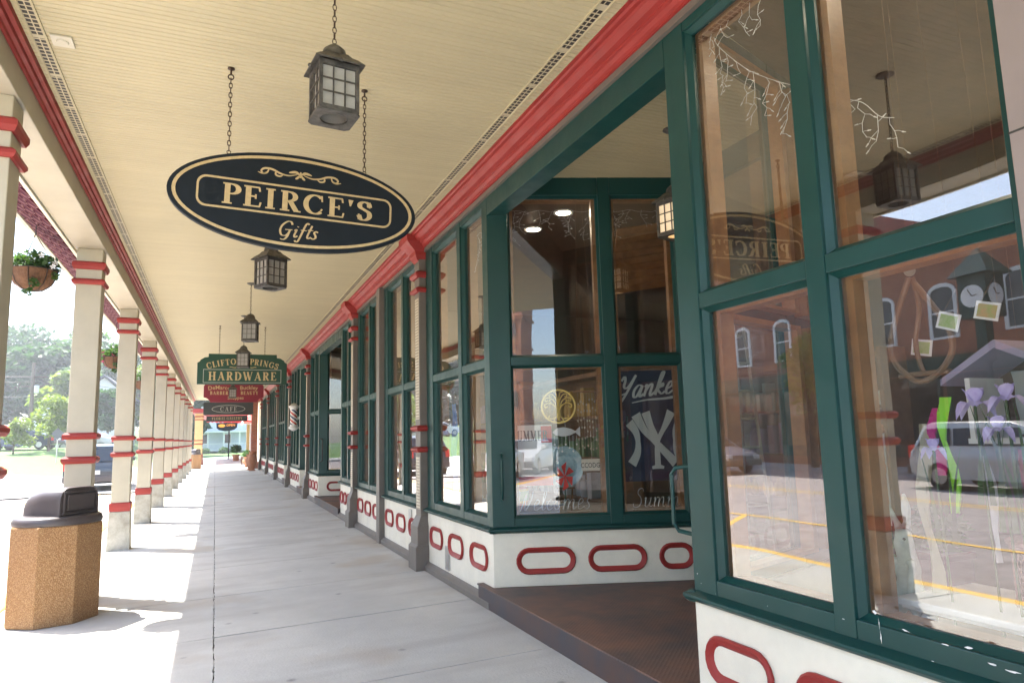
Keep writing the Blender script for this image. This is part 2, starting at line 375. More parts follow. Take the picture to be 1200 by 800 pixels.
g('D', .8, ('a', [(.2, 0), (.2, 1)]), ('a', [(.1, hi)]+arc(.3, .5, .38, .474, 90, -90, 18)+[(.04, lo)]), ('n', [(.04, hi), (.3, hi)]))
g('W', 1.12, ('k', [(.12, 1), (.36, 0)]), ('n', [(.36, 0), (.57, .98)]), ('k', [(.52, 1), (.76, 0)]), ('n', [(.76, 0), (.99, .98)]), ser(.12, hi, .12), ser(.54, hi, .12), ser(.99, hi, .09))
g('L', .64, ('a', [(.2, 0), (.2, 1)]), ser(.2, hi), ('n', [(.04, lo), (.58, lo)]), ('n', [(.56, .02), (.6, .26)]))
g('F', .62, ('a', [(.2, 0), (.2, 1)]), ser(.2, lo), ('n', [(.04, hi), (.57, hi)]), ('n', [(.25, .51), (.46, .51)]), ('n', [(.46, .40), (.46, .62)]), ('n', [(.55, .97), (.58, .76)]))
g('T', .72, ('a', [(.34, 0), (.34, 1)]), ser(.34, lo), ('n', [(.04, hi), (.64, hi)]), ('n', [(.05, .97), (.03, .76)]), ('n', [(.63, .97), (.65, .76)]))
g('O', .84, ('a', arc(.42, .5, .33, .475, 0, 360, 28)))
g('G', .84, ('a', arc(.44, .5, .34, .475, 48, 320, 22)), ('n', [(.68, .98), (.70, .68)]), ('a', [(.7, .08), (.7, .42)]), ser(.68, .44, .14))
g('N', .86, ('n', [(.18, 0), (.18, .98)]), ('k', [(.16, .99), (.68, .01)]), ('n', [(.68, 0), (.68, 1)]), ser(.18, lo, .12), ser(.12, hi, .1), ser(.68, hi, .12))
g('B', .7, ('a', [(.2, 0), (.2, 1)]), ('a', [(.04, hi)]+arc(.3, .75, .22, .224, 90, -90)+[(.22, .526)]), ('a', [(.22, .515)]+arc(.32, .27, .25, .244, 90, -90)+[(.04, lo)]))
g('U', .82, ('a', [(.2, 1), (.2, .35)]+arc(.4, .32, .2, .295, 180, 360, 12)+[(.6, .35)]), ('n', [(.62, .3), (.62, 1)]), ser(.2, hi), ser(.62, hi, .12))
g('Y', .76, ('k', [(.12, 1), (.37, .5)]), ('n', [(.62, .99), (.39, .5)]), ('a', [(.38, 0), (.38, .52)]), ser(.38, lo), ser(.12, hi, .13), ser(.62, hi, .1))
g('M', .98, ('n', [(.16, 0), (.2, .98)]), ('k', [(.2, 1), (.47, .05)]), ('n', [(.47, .05), (.74, .98)]), ('k', [(.74, 1), (.79, 0)]), ser(.16, lo, .12), ser(.79, lo, .15), ser(.17, hi, .12), ser(.78, hi, .12))
g('K', .8, ('a', [(.2, 0), (.2, 1)]), ser(.2, lo), ser(.2, hi), ('n', [(.24, .4), (.62, .98)]), ('k', [(.34, .58), (.64, .02)]), ser(.66, lo, .12), ser(.62, hi, .12))
g('Z', .66, ('n', [(.06, hi), (.58, hi)]), ('k', [(.5, .96), (.12, .04)]), ('n', [(.06, lo), (.6, lo)]))
g('1', .4, ('a', [(.2, 0), (.2, 1)]), ser(.2, lo))
# script glyph strokes for the handwritten words (x, y in cap units), drawn as one pen line each
SCR = {
 'G': (.8, [[(.66, .80), (.56, .97), (.36, .98), (.14, .72), (.08, .38), (.2, .08), (.42, .04), (.56, .22), (.6, .42)], [(.34, .44), (.6, .45), (.72, .46)], [(.6, .42), (.54, .0), (.4, -.22), (.2, -.2)]]),
 'i': (.3, [[(.06, .42), (.16, .5), (.1, .12), (.16, 0), (.28, .1)], [(.19, .68), (.2, .72)]]),
 'f': (.4, [[(.46, .92), (.38, 1.0), (.28, .86), (.18, .3), (.08, -.22), (-.04, -.3), (-.1, -.2)], [(.08, .5), (.4, .51)]]),
 't': (.34, [[(.24, .86), (.12, .18), (.18, .0), (.32, .1)], [(.06, .55), (.36, .57)]]),
 's': (.36, [[(.3, .46), (.2, .52), (.1, .42), (.2, .26), (.24, .1), (.12, 0), (.0, .06)]]),
 'Y': (.75, [[(.1, .8), (.2, .98), (.28, .8), (.28, .55), (.4, .45), (.55, .6), (.72, 1.0)], [(.72, 1.0), (.5, .3), (.3, -.15), (.05, -.3), (-.1, -.1), (.1, .1), (.5, .25)]]),
 'a': (.5, [[(.38, .48), (.2, .52), (.06, .3), (.1, .04), (.24, .04), (.4, .5)], [(.4, .5), (.36, .1), (.42, .0), (.52, .12)]]),
 'n': (.52, [[(.04, .4), (.12, .5), (.08, .0)], [(.09, .2), (.26, .5), (.36, .44), (.34, .1), (.4, 0), (.52, .12)]]),
 'k': (.5, [[(.04, .1), (.22, .7), (.26, .98), (.16, .9), (.08, .0)], [(.1, .2), (.3, .48), (.34, .36), (.14, .26), (.36, .02), (.5, .12)]]),
 'e': (.4, [[(.04, .2), (.26, .32), (.28, .48), (.16, .52), (.06, .3), (.08, .06), (.2, 0), (.4, .14)]]),
 'S': (.6, [[(.52, .84), (.44, 1), (.26, .94), (.22, .72), (.4, .5), (.44, .22), (.28, 0), (.06, .02), (.0, .2)]]),
 'u': (.5, [[(.04, .44), (.1, .5), (.08, .1), (.2, 0), (.36, .3)], [(.38, .5), (.34, .1), (.42, 0), (.5, .1)]]),
 'm': (.78, [[(.04, .4), (.12, .5), (.08, .0)], [(.09, .2), (.24, .5), (.34, .42), (.32, .0)], [(.32, .2), (.5, .5), (.6, .42), (.58, .08), (.66, 0), (.76, .12)]]),
 'r': (.4, [[(.04, .4), (.12, .5), (.16, .44), (.3, .46), (.26, .12), (.32, 0), (.4, .1)]]),
 'W': (.9, [[(.02, .8), (.12, .98), (.16, .6), (.2, .05), (.3, .1), (.48, .8), (.48, .1), (.56, .04), (.76, .5), (.82, .98)]]),
 'l': (.28, [[(.02, .1), (.2, .7), (.22, .98), (.12, .9), (.08, .2), (.14, 0), (.28, .12)]]),
 'c': (.38, [[(.3, .42), (.2, .52), (.06, .3), (.1, .04), (.2, 0), (.38, .12)]]),
 'o': (.44, [[(.2, .52), (.06, .3), (.12, .02), (.28, .06), (.32, .36), (.2, .52), (.3, .42), (.44, .46)]]),
 'p': (.48, [[(.06, .46), (.14, .5), (.02, -.4)], [(.12, .3), (.26, .52), (.38, .4), (.3, .06), (.12, .04)]]),
 'h': (.5, [[(.04, .1), (.22, .8), (.24, .98), (.14, .9), (.06, .0)], [(.08, .2), (.26, .5), (.36, .4), (.32, .08), (.4, 0), (.5, .1)]]),
}
def letters(mb, text, fn, h, x0=0., track=.06, bold=1., thickness=.006, arcr=None, center=True):
    """serif capitals; fn(u, v, d) -> world"""
    tot = sum((.35 if c == ' ' else G[c][0]+track) for c in text)-track
    x = -tot*h/2 if center else x0
    q = 0
    for c in text:
        if c == ' ': x += .35*h; continue
        w, st = G[c]
        for k_, pts in st:
            wf = {'a': auto, 'k': thick, 'n': thin, 'f': lambda dx, dy, f: TK*(1-.75*f)}[k_]
            wf2 = (lambda W: (lambda dx, dy, f: W(dx, dy, f)*bold))(wf)
            if len(pts) == 2 and k_ != 'f': pts = [pts[0], ((pts[0][0]+pts[1][0])/2, (pts[0][1]+pts[1][1])/2), pts[1]]
            L_, R_ = ribbon(pts, wf2)
            q = (q+1) % 9; d = thickness+q*.00025
            n = len(L_)
            def tf(p):
                u, v = x+p[0]*h, (p[1]-.5)*h
                if arcr:
                    a = u/arcr; return ((arcr+v)*math.sin(a), (arcr+v)*math.cos(a)-arcr)
                return u, v
            vs = []
            for dd in (0., d):
                vs += [fn(*tf(p), dd) for p in L_]+[fn(*tf(p), dd) for p in R_]
            fs = []
            for i in range(n-1):
                fs += [(i, i+1, n+i+1, n+i), (2*n+i, 3*n+i, 3*n+i+1, 2*n+i+1), (i, 2*n+i, 2*n+i+1, i+1), (n+i, n+i+1, 3*n+i+1, 3*n+i)]
            fs += [(0, n, 3*n, 2*n), (n-1, 3*n-1, 4*n-1, 2*n-1)]
            mb.add(vs, fs)
        x += (w+track)*h
    return x
def script(mb, text, fn, h, x0=0., w=.035, slant=.25, thickness=.006, contrast=.6, center=True, gap=0.):
    tot = sum((.3 if c == ' ' else SCR[c][0]+gap) for c in text)
    x = -tot*h/2 if center else x0
    q = 0
    for c in text:
        if c == ' ': x += .3*h; continue
        wd, st = SCR[c]
        for pts in st:
            P = crom(pts, 5); P = [(x+(p[0]+slant*p[1])*h, (p[1]-.3)*h) for p in P]
            L_, R_ = ribbon(P, lambda dx, dy, f: h*w*((1-contrast)+contrast*abs(dy)))
            q = (q+1) % 9; d = thickness+q*.0002; n = len(L_)
            vs = []
            for dd in (0., d): vs += [fn(*p, dd) for p in L_]+[fn(*p, dd) for p in R_]
            fs = []
            for i in range(n-1):
                fs += [(i, i+1, n+i+1, n+i), (2*n+i, 3*n+i, 3*n+i+1, 2*n+i+1), (i, 2*n+i, 2*n+i+1, i+1), (n+i, n+i+1, 3*n+i+1, 3*n+i)]
            fs += [(0, n, 3*n, 2*n), (n-1, 3*n-1, 4*n-1, 2*n-1)]
            mb.add(vs, fs)
        x += (wd+gap)*h
def chain(mb, top, bot, ll=.03, w=.011, r=.0022):
    top, bot = V(top), V(bot); L_ = (top-bot).length; n = max(1, int(L_/(ll*.78))); d = (bot-top).normalized()
    for i in range(n):
        c = top+d*(L_*(i+.5)/n); u = V((1, 0, 0)) if i % 2 else V((0, 1, 0))
        pts = [c+u*math.cos(a)*w*.5+d*math.sin(a)*ll*.5 for a in [2*PI*k/8 for k in range(8)]]
        mb.tube(pts, r, 4, True)
ORD = ['first', 'second', 'third', 'fourth', 'fifth', 'sixth', 'seventh', 'eighth', 'ninth', 'tenth', 'eleventh', 'twelfth', 'thirteenth', 'fourteenth', 'fifteenth']
GS = .025      # the walk falls this much per metre towards the street
CZ = 3.82      # arcade ceiling
YE = 42.       # far end of the arcade
YB = -1.0     # end behind the camera
exec_parts = []
# ================================================================ SETTING
def struct(mb, name, m, **k): return mb.build(name, m, kind='structure', **k)
def gz(x): return GS*x
ROAD = -.2
# ground sheet reaching the horizon
mb = MB(); mb.add([(-400, -300, ROAD-.03), (400, -300, ROAD-.03), (400, 700, ROAD-.03), (-400, 700, ROAD-.03)], [(0, 1, 2, 3)]); struct(mb, 'ground', 'grass')
# road between the two kerbs
mb = MB(); mb.add([(-17.2, -104, ROAD), (-2.2, -104, ROAD), (-2.2, 74, ROAD), (-17.2, 74, ROAD)], [(0, 1, 2, 3)]); struct(mb, 'road', 'asphalt')
mb = MB(); mb.add([(-60, 74, ROAD), (60, 74, ROAD), (60, 82, ROAD), (-60, 82, ROAD)], [(0, 1, 2, 3)]); struct(mb, 'side_road', 'asphalt')
# yellow markings: two centre lines and the parking bays by the near kerb
mb = MB()
for x in (-9.9, -10.25): mb.add([(x-.05, -60, ROAD+.004), (x+.05, -60, ROAD+.004), (x+.05, 70, ROAD+.004), (x-.05, 70, ROAD+.004)], [(0, 1, 2, 3)])
for y in [-12+3.0*k for k in range(20)]:
    mb.add([(-5.2, y+2.2, ROAD+.004), (-2.45, y, ROAD+.004), (-2.45, y+.16, ROAD+.004), (-5.2, y+2.36, ROAD+.004)], [(0, 1, 2, 3)])
mb.add([(-5.32, -12, ROAD+.007), (-5.2, -12, ROAD+.007), (-5.2, 48, ROAD+.007), (-5.32, 48, ROAD+.007)], [(0, 1, 2, 3)])
struct(mb, 'road_markings', 'yellow_line')
# bed under the walk, seen down the joints
mb = MB(); xs = (-1.9, 3.9); mb.hexa([(xs[0], -60, -.3), (xs[1], -60, -.3), (xs[1], 76, -.3), (xs[0], 76, -.3), (xs[0], -60, gz(xs[0])-.02), (xs[1], -60, gz(xs[1])-.02), (xs[1], 76, gz(xs[1])-.02), (xs[0], 76, gz(xs[0])-.02)])
struct(mb, 'path_bed', 'joint')
# the concrete slabs
joints = [4.51, 6.12, 7.66, 9.37, 10.8]
while joints[0] > -60: joints.insert(0, joints[0]-1.56)
while joints[-1] < 75: joints.append(joints[-1]+1.55)
def slabs(x0, x1, wig0, wig1, name, rnd, m='concrete'):
    mb = MB(); gap = .007
    for a, b in zip(joints, joints[1:]):
        a2, b2 = a+gap, b-gap; n = max(2, int((b-a)/.045)) if -2 < a < 25 else 2
        L_ = []; R_ = []
        for i in range(n+1):
            y = a2+(b2-a2)*i/n
            j0 = (rnd.random()-.5)*.012*wig0; j1 = (rnd.random()-.5)*.012*wig1
            L_.append((x0+j0, y)); R_.append((x1+j1, y))
        dz = (rnd.random()-.5)*.003
        for i in range(n):
            p = [L_[i], R_[i], R_[i+1], L_[i+1]]
            mb.add([(x, y, gz(x)+dz) for x, y in p], [(0, 1, 2, 3)])
        per = L_+R_[::-1]; k = len(per)
        mb.add([(x, y, gz(x)+dz) for x, y in per]+[(x, y, gz(x)-.03) for x, y in per], [(i, (i+1) % k, k+(i+1) % k, k+i) for i in range(k)])
    return struct(mb, name, m)
rn = random.Random(3)
slabs(.038, 2.32, 1., 0., 'path_inner_slabs', rn)
slabs(-1.82, .029, 0., 1., 'path_outer_slabs', rn)
mb = MB(); mb.hexa([(-2.0, -60, -.3), (-1.835, -60, -.3), (-1.835, 76, -.3), (-2.0, 76, -.3), (-2.0, -60, -.05), (-1.835, -60, -.047), (-1.835, 76, -.047), (-2.0, 76, -.05)]); struct(mb, 'kerb', 'yellow_line', bev=.02)
mb = MB(); mb.box(-2.4, -2.01, -60, 76, -.3, ROAD+.006); struct(mb, 'gutter', 'kerb')
mb = MB(); mb.box(-19.6, -17.2, -90, 74, -.3, -.06); struct(mb, 'far_pavement', 'kerb')
# patches of hard standing between shops and side road
# rising lawn beyond the road bend
def terrain(x0, x1, y0, y1, nx, ny, zf, name, m):
    vs = []; fs = []
    for j in range(ny+1):
        for i in range(nx+1):
            x = x0+(x1-x0)*i/nx; y = y0+(y1-y0)*j/ny; vs.append((x, y, zf(x, y)))
    for j in range(ny):
        for i in range(nx): a = j*(nx+1)+i; fs.append((a, a+1, a+nx+2, a+nx+1))
    return struct(MB().add(vs, fs), name, m, smooth=True)
def hill(x, y):
    t = max(0, min(1, (y-44)/20)); s = max(0, min(1, (-x-5.5)/5))
    return -.225+1.5*t*t*(3-2*t)*s+max(0, y-62)*.035*s+.02*math.sin(x*.7)*math.sin(y*.5)*s
terrain(-60, -5.2, 38, 150, 40, 60, hill, 'lawn', 'grass')
def hill2(x, y): return -.19+max(0, y-84)*.006
terrain(-5.2, 40, 82, 150, 10, 14, hill2, 'far_lawn', 'grass')
mb = MB()
cv = crom([(-4.8, 28), (-5.8, 36), (-8.5, 42.5), (-13, 47), (-20, 50), (-40, 54)], 8)
vs = []; 
for i, p in enumerate(cv):
    a = cv[max(0, i-1)]; b = cv[min(len(cv)-1, i+1)]; dx, dy = b[0]-a[0], b[1]-a[1]; l = math.hypot(dx, dy); nx_, ny_ = dy/l, -dx/l
    z = hill(p[0], p[1])
    vs += [(p[0]-nx_*2.3, p[1]-ny_*2.3, max(ROAD, hill(p[0]-nx_*2.3, p[1]-ny_*2.3))+.05), (p[0]+nx_*2.3, p[1]+ny_*2.3, max(ROAD, hill(p[0]+nx_*2.3, p[1]+ny_*2.3))+.05)]
mb.add(vs, [(2*i, 2*i+1, 2*i+3, 2*i+2) for i in range(len(cv)-1)]); struct(mb, 'curving_road', 'kerb')

# ================================================================ ARCADE CANOPY
can = thing('arcade_canopy', 'long cream beadboard arcade ceiling with red crown mouldings on both sides over the walk', 'canopy', (.4, 15, CZ))
mb = MB(); vs = []; fs = []; x0, x1 = -1.13, 3.0+1.2
y = YB; per = .0445
while y < YE:
    o = len(vs); pr = [(y, 0), (y+per-.011, 0), (y+per-.0075, .0045), (y+per-.0035, .0045), (y+per, 0)]
    for yy, zz in pr: vs += [(x0, yy, CZ+zz), (x1, yy, CZ+zz)]
    fs += [(o+2*i, o+2*i+1, o+2*i+3, o+2*i+2) for i in range(4)]
    y += per
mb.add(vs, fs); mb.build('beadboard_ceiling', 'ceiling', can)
mb = MB(); mb.box(-1.93, 12.5, YB, YE, 3.962, 4.25); mb.build('roof', 'slate', can)
for nm, xv in (('street', -.99), ('shop', 1.895)):
    mb = MB(); mb.box(xv-.031, xv+.031, YB, YE, CZ-.004, CZ+.001); mb.build('vent_strip', 'vent', can)
    mb = MB()
    for s in (-1, 1): mb.box(xv+s*.036-.005, xv+s*.036+.005, YB, YE, CZ-.009, CZ+.001)
    mb.build('vent_edge', 'ceiling', can)
# street beam
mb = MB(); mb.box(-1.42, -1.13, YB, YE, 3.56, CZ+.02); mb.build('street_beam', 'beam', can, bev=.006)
def profile(poly, y0, y1, name, m, parent, bev=0):
    mb = MB(); mb.prism(poly, lambda p, y: (p[0], y, p[1]), y0, y1); return mb.build(name, m, parent, bev)
profile([(-1.128, CZ), (-1.128, 3.735), (-1.11, 3.735), (-1.105, 3.752), (-1.085, 3.757), (-1.083, 3.785), (-1.06, 3.79), (-1.055, CZ-.001)], YB, YE, 'crown_moulding', 'red', can)
# plain timber strip along the outer bottom edge of the beam
profile([(-1.425, 3.54), (-1.425, 3.61), (-1.455, 3.61), (-1.455, 3.54)], YB, YE, 'outer_trim', 'cream', can)
# shingled underside of the eave, fish-scale discs in three rows
def eave_pt(u, v=0.):   # u: 0 at beam, 1 at the edge
    x = -1.455-.445*u; z = 3.60+.28*u; return x, z-v
mb = MB(); mb.hexa([(-1.9, YB, 3.88), (-1.45, YB, 3.60), (-1.45, YE, 3.60), (-1.9, YE, 3.88), (-1.9, YB, 3.96), (-1.45, YB, 3.96), (-1.45, YE, 3.96), (-1.9, YE, 3.96)]); mb.build('eave_soffit', 'beam', can)
mb = MB(); mr = MB(); k = 0
for row, u in enumerate((.24, .48, .72)):
    y = YB+.15+(row % 2)*.14
    while y < YE-.2:
        cx, cz = eave_pt(u); r = .135
        # disc tilted so that its street edge hangs a little proud, like a lapped shingle
        vs = []; n = 14
        ux, uz = -.846, .533
        for d in (.012, .03):
            for q in range(n):
                a = 2*PI*q/n; s = math.sin(a)*r*.86
                vs.append((cx+ux*s-.533*d, y+math.cos(a)*r, cz+uz*s-.846*d-.012*(.5-math.sin(a)*.5)))
        mb.add(vs, [tuple(range(n)), tuple(range(n, 2*n))]+[(q, (q+1) % n, n+(q+1) % n, n+q) for q in range(n)])
        pts = [(cx+ux*math.sin(a)*r*.5-.44*.034, y+math.cos(a)*r*.94, cz+uz*math.sin(a)*r*.5-.897*.034-.02*(math.sin(a)*.5+.5)) for a in [2*PI*q/14 for q in range(14)]]
        pts = [(cx+ux*math.sin(a)*r*.80-.533*.03, y+math.cos(a)*r*.93, cz+uz*math.sin(a)*r*.80-.846*.03-.012*(.5-math.sin(a)*.5)) for a in [2*PI*q/14 for q in range(14)]]
        if y < 26: mr.tube(pts, .005, 4, True); mr.ball((cx-.533*.035, y, cz-.846*.038), .018, 5)  # pale rim and centre dot imitate highlights on each disc
        y += .28
mb.build('scale_shingles', 'maroon', can); mr.build('shingle_highlights', 'rose_highlight', can)
mb = MB(); y = YB
while y < YE-.01: mb.box(-1.945, -1.902, y+.004, min(y+.6, YE)-.004, 3.84, 4.26); y += .6
mb.build('eave_edge', 'offwhite', can)

# smoke detector plate
t = tag(MB().hexa([(-.95+.02, 4.38, CZ-.012), (-.82, 4.38, CZ-.012), (-.82, 4.50, CZ-.012), (-.93, 4.50, CZ-.012), (-.93, 4.38, CZ), (-.82, 4.38, CZ), (-.82, 4.50, CZ), (-.93, 4.50, CZ)]).lathe([(.03, CZ-.02), (.035, CZ-.012)], (-.875, 4.44, 0), 14).build('ceiling_plate', 'offwhite', None, .002, loc=(-.875, 4.44, CZ)), 'small square cream plate fixed on the ceiling next to the street-side vent strip', 'ceiling plate')

# ================================================================ PORCH COLUMNS
def band_mb(cx, cy, hx, hy, z0, z1, zc, over):
    """collar: vertical face with a sloping top and bottom"""
    mb = MB()
    prof = [(0, z0), (over*.55, z0), (over, z0+(zc-z0)*.5), (over, zc), (over*.35, z1), (0, z1)]
    vs = []; 
    for o, z in prof:
        vs += [(cx-hx-o, cy-hy-o, z), (cx+hx+o, cy-hy-o, z), (cx+hx+o, cy+hy+o, z), (cx-hx-o, cy+hy+o, z)]
    k = len(prof); fs = [(4*i+q, 4*i+(q+1) % 4, 4*(i+1)+(q+1) % 4, 4*(i+1)+q) for i in range(k-1) for q in range(4)]+[(0, 1, 2, 3), (4*k-4, 4*k-3, 4*k-2, 4*k-1)]
    return mb.add(vs, fs)
def column(y, label):
    hx, hy = .12, .115; cx, cy = -1.27, y+hy; zb = gz(cx)
    t = thing('porch_column', label, 'column', (cx, cy, zb), 'cream and red square columns along the kerb side of the arcade')
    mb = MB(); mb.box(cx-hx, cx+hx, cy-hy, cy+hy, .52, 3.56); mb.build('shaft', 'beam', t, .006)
    for z0, z1 in ((3.335, 3.42), (3.175, 3.235), (1.565, 1.632), (1.32, 1.392)):
        band_mb(cx, cy, hx, hy, z0, z1, z1-.02, .034).build('collar', 'red', t)
    band_mb(cx, cy, hx, hy, .525, .655, .64, .02).build('foot_band', 'red', t, .003)
    mb = MB(); a = .035
    mb.hexa([(cx-hx-a, cy-hy-a, zb-.1), (cx+hx+a, cy-hy-a, zb-.1), (cx+hx+a, cy+hy+a, zb-.1), (cx-hx-a, cy+hy+a, zb-.1), (cx-hx-.018, cy-hy-.018, .523), (cx+hx+.018, cy-hy-.018, .523), (cx+hx+.018, cy+hy+.018, .523), (cx-hx-.018, cy+hy+.018, .523)])
    mb.build('footing', 'foot', t, .008)
    return t
lab = ['leftmost column at the photo edge, nearest to the camera, its foot out of frame',
 'cream column directly behind the brown domed litter bin', 'third column back, first whose rough concrete foot stands clear of the bin',
 'fourth cream column back, in front of the parked SUV', 'fifth cream column back along the arcade', 'sixth cream column back along the arcade', 'seventh cream column back along the arcade',
 'eighth cream column back along the arcade', 'ninth cream column back along the arcade', 'tenth cream column back, next to last on the left', 'last cream column at the far end before the distant bin']
c0 = column(4.70, lab[0]); ys = [4.70, 8.31, 11.94]+[11.94+3.66*k for k in range(1, 9)]
for i, y in enumerate(ys[1:]): dup(c0, (c0.location.x, y+.115, c0.location.z), lab[i+1])
for i, y in enumerate((1.04,)): dup(c0, (c0.location.x, y+.115, c0.location.z), ['cream column beside the camera, seen only mirrored in the shop window', 'cream column just behind the camera', 'cream column two bays behind the camera', 'cream column three bays behind the camera'][i])

# ================================================================ SHOP FRONTS
FX = 2.2
def frame(O, d, n):
    O = V((O[0], O[1], 0)); d = V((d[0], d[1], 0)).normalized(); n = V((n[0], n[1], 0)).normalized()
    def F(s, t, z): p = O+d*s+n*t; return (p.x, p.y, z)
    return F
def window(root, F, L, cols, zt=3.63, rows=((.79, 2.098), (2.175, 3.575)), zb=.70, sill=True, jamb=True, fine=True, name='window'):
    """cols: list of (s0, s1) glass openings. Members butt end to end."""
    mb = MB(); D0, D1 = -.085, 0
    e = [0]+[v for c in cols for v in c]+[L]
    for a, b in zip(e[::2], e[1::2]):
        if b-a > 1e-4: mb.fbox(F, a, b, D0, D1, zb, zt)
    zz = [zb]+[v for r in rows for v in r]+[zt]
    for a, b in cols:
        for z0, z1 in zip(zz[::2], zz[1::2]):
            if z1-z0 > 1e-4: mb.fbox(F, a+.0005, b-.0005, D0+.001, D1-.003, z0, z1)
    w = mb.build(name, 'green', root, .004 if fine else 0)
    if fine:      # glazing bead round each light
        mb = MB()
        for a, b in cols:
            for z0, z1 in rows:
                q = .022
                o = [(a, z0), (b, z0), (b, z1), (a, z1)]; i_ = [(a+q, z0+q), (b-q, z0+q), (b-q, z1-q), (a+q, z1-q)]
                vs = [F(s, -.018, z) for s, z in o]+[F(s, -.045, z) for s, z in i_]+[F(s, -.06, z) for s, z in i_]
                mb.add(vs, [(k, (k+1) % 4, 4+(k+1) % 4, 4+k) for k in range(4)]+[(4+k, 4+(k+1) % 4, 8+(k+1) % 4, 8+k) for k in range(4)])
        mb.build('glazing_bead', 'green', w)
    for a, b in cols:
        for z0, z1 in rows:
            g_ = MB(); g_.add([F(a, -.055, z0), F(b, -.055, z0), F(b, -.055, z1), F(a, -.055, z1)], [(0, 1, 2, 3)]); g_.build('pane', 'glass', w)
    if jamb:
        mb = MB()
        for a, b in cols:
            for z0, z1 in rows:
                q = .05
                mb.fbox(F, a, a+q, -.17, -.088, z0, z1); mb.fbox(F, b-q, b, -.17, -.088, z0, z1)
                mb.fbox(F, a+q, b-q, -.168, -.09, z1-q*.6, z1)
                mb.fbox(F, a+q, b-q, -.168, -.09, z0, z0+q*.4)
        mb.build('inner_casing', 'wood', w)
    if sill:
        mb = MB(); P_ = [(0, .70), (.022, .70), (.022, .725), (.0, .735)]
        Q = [(-.02, .668), (.012, .668), (.035, .678), (.05, .692), (.05, .705), (.03, .712), (.0, .722), (-.02, .722)]
        mb.prism(Q, lambda p, s: F(s, p[0]+.0, p[1]), -.03 if sill != 'flush' else 0, L+(.03 if sill != 'flush' else 0)); mb.build('sill', 'green', w, .003)
    return w
def oval(mb, F, s0, s1, z0, z1, t=.003, w=.046, n=9):
    r = (z1-z0)/2; cz = (z0+z1)/2
    r = min(r, (s1-s0)/2)*.98
    def st(off):
        R = r-off; hh = (z1-z0)/2-off
        p = []
        for cx, a0 in ((s1-r, -90), (s0+r, 90)):
            p += [(cx+R*math.cos(math.radians(a0+180*i/n)), cz+hh*math.sin(math.radians(a0+180*i/n))) for i in range(n+1)]
        return p
    prof = [(0, t), (.0, t+.012), (.010, t+.022), (.022, t+.014), (.026, t+.014), (.034, t+.008), (w, t-.002)]
    k = len(st(0)); base = len(mb.v)
    vs = []
    for off, tt in prof: vs += [F(s, tt, z) for s, z in st(off)]
    fs = [(i*k+q, i*k+(q+1) % k, (i+1)*k+(q+1) % k, (i+1)*k+q) for i in range(len(prof)-1) for q in range(k)]
    mb.add(vs, fs)
def bulkhead(root, F, L, zb, ovals, base=True, zt=.672):
    mb = MB(); mb.fbox(F, 0, L, -.06, 0, zb, zt); w = mb.build('bulkhead', 'cream', root, .003)
    for a, b in ovals:
        m2 = MB(); oval(m2, F, a, b, .325, .545); m2.build('oval_trim', 'red', w, smooth=True)
    if base:
        mb = MB(); mb.prism([(-.02, .0), (.055, .0), (.055, .105), (.03, .125), (.012, .145), (-.02, .145)], lambda p, s: F(s, p[0], p[1]), 0, L); mb.build('baseboard', 'taupe', w, .003)
    return w
def pull(mb, F, s, z0, z1, t0=0, reach=.065):
    mb.tube([F(s, t0, z0), F(s, t0+reach*.77, z0+.012), F(s, t0+reach, z0+.045), F(s, t0+reach, z1-.045), F(s, t0+reach*.77, z1-.012), F(s, t0, z1)], .011, 8)
    for z in (z0, z1):
        mb.fbox(F, s-.016, s+.016, t0, t0+.006, z-.03, z+.03)

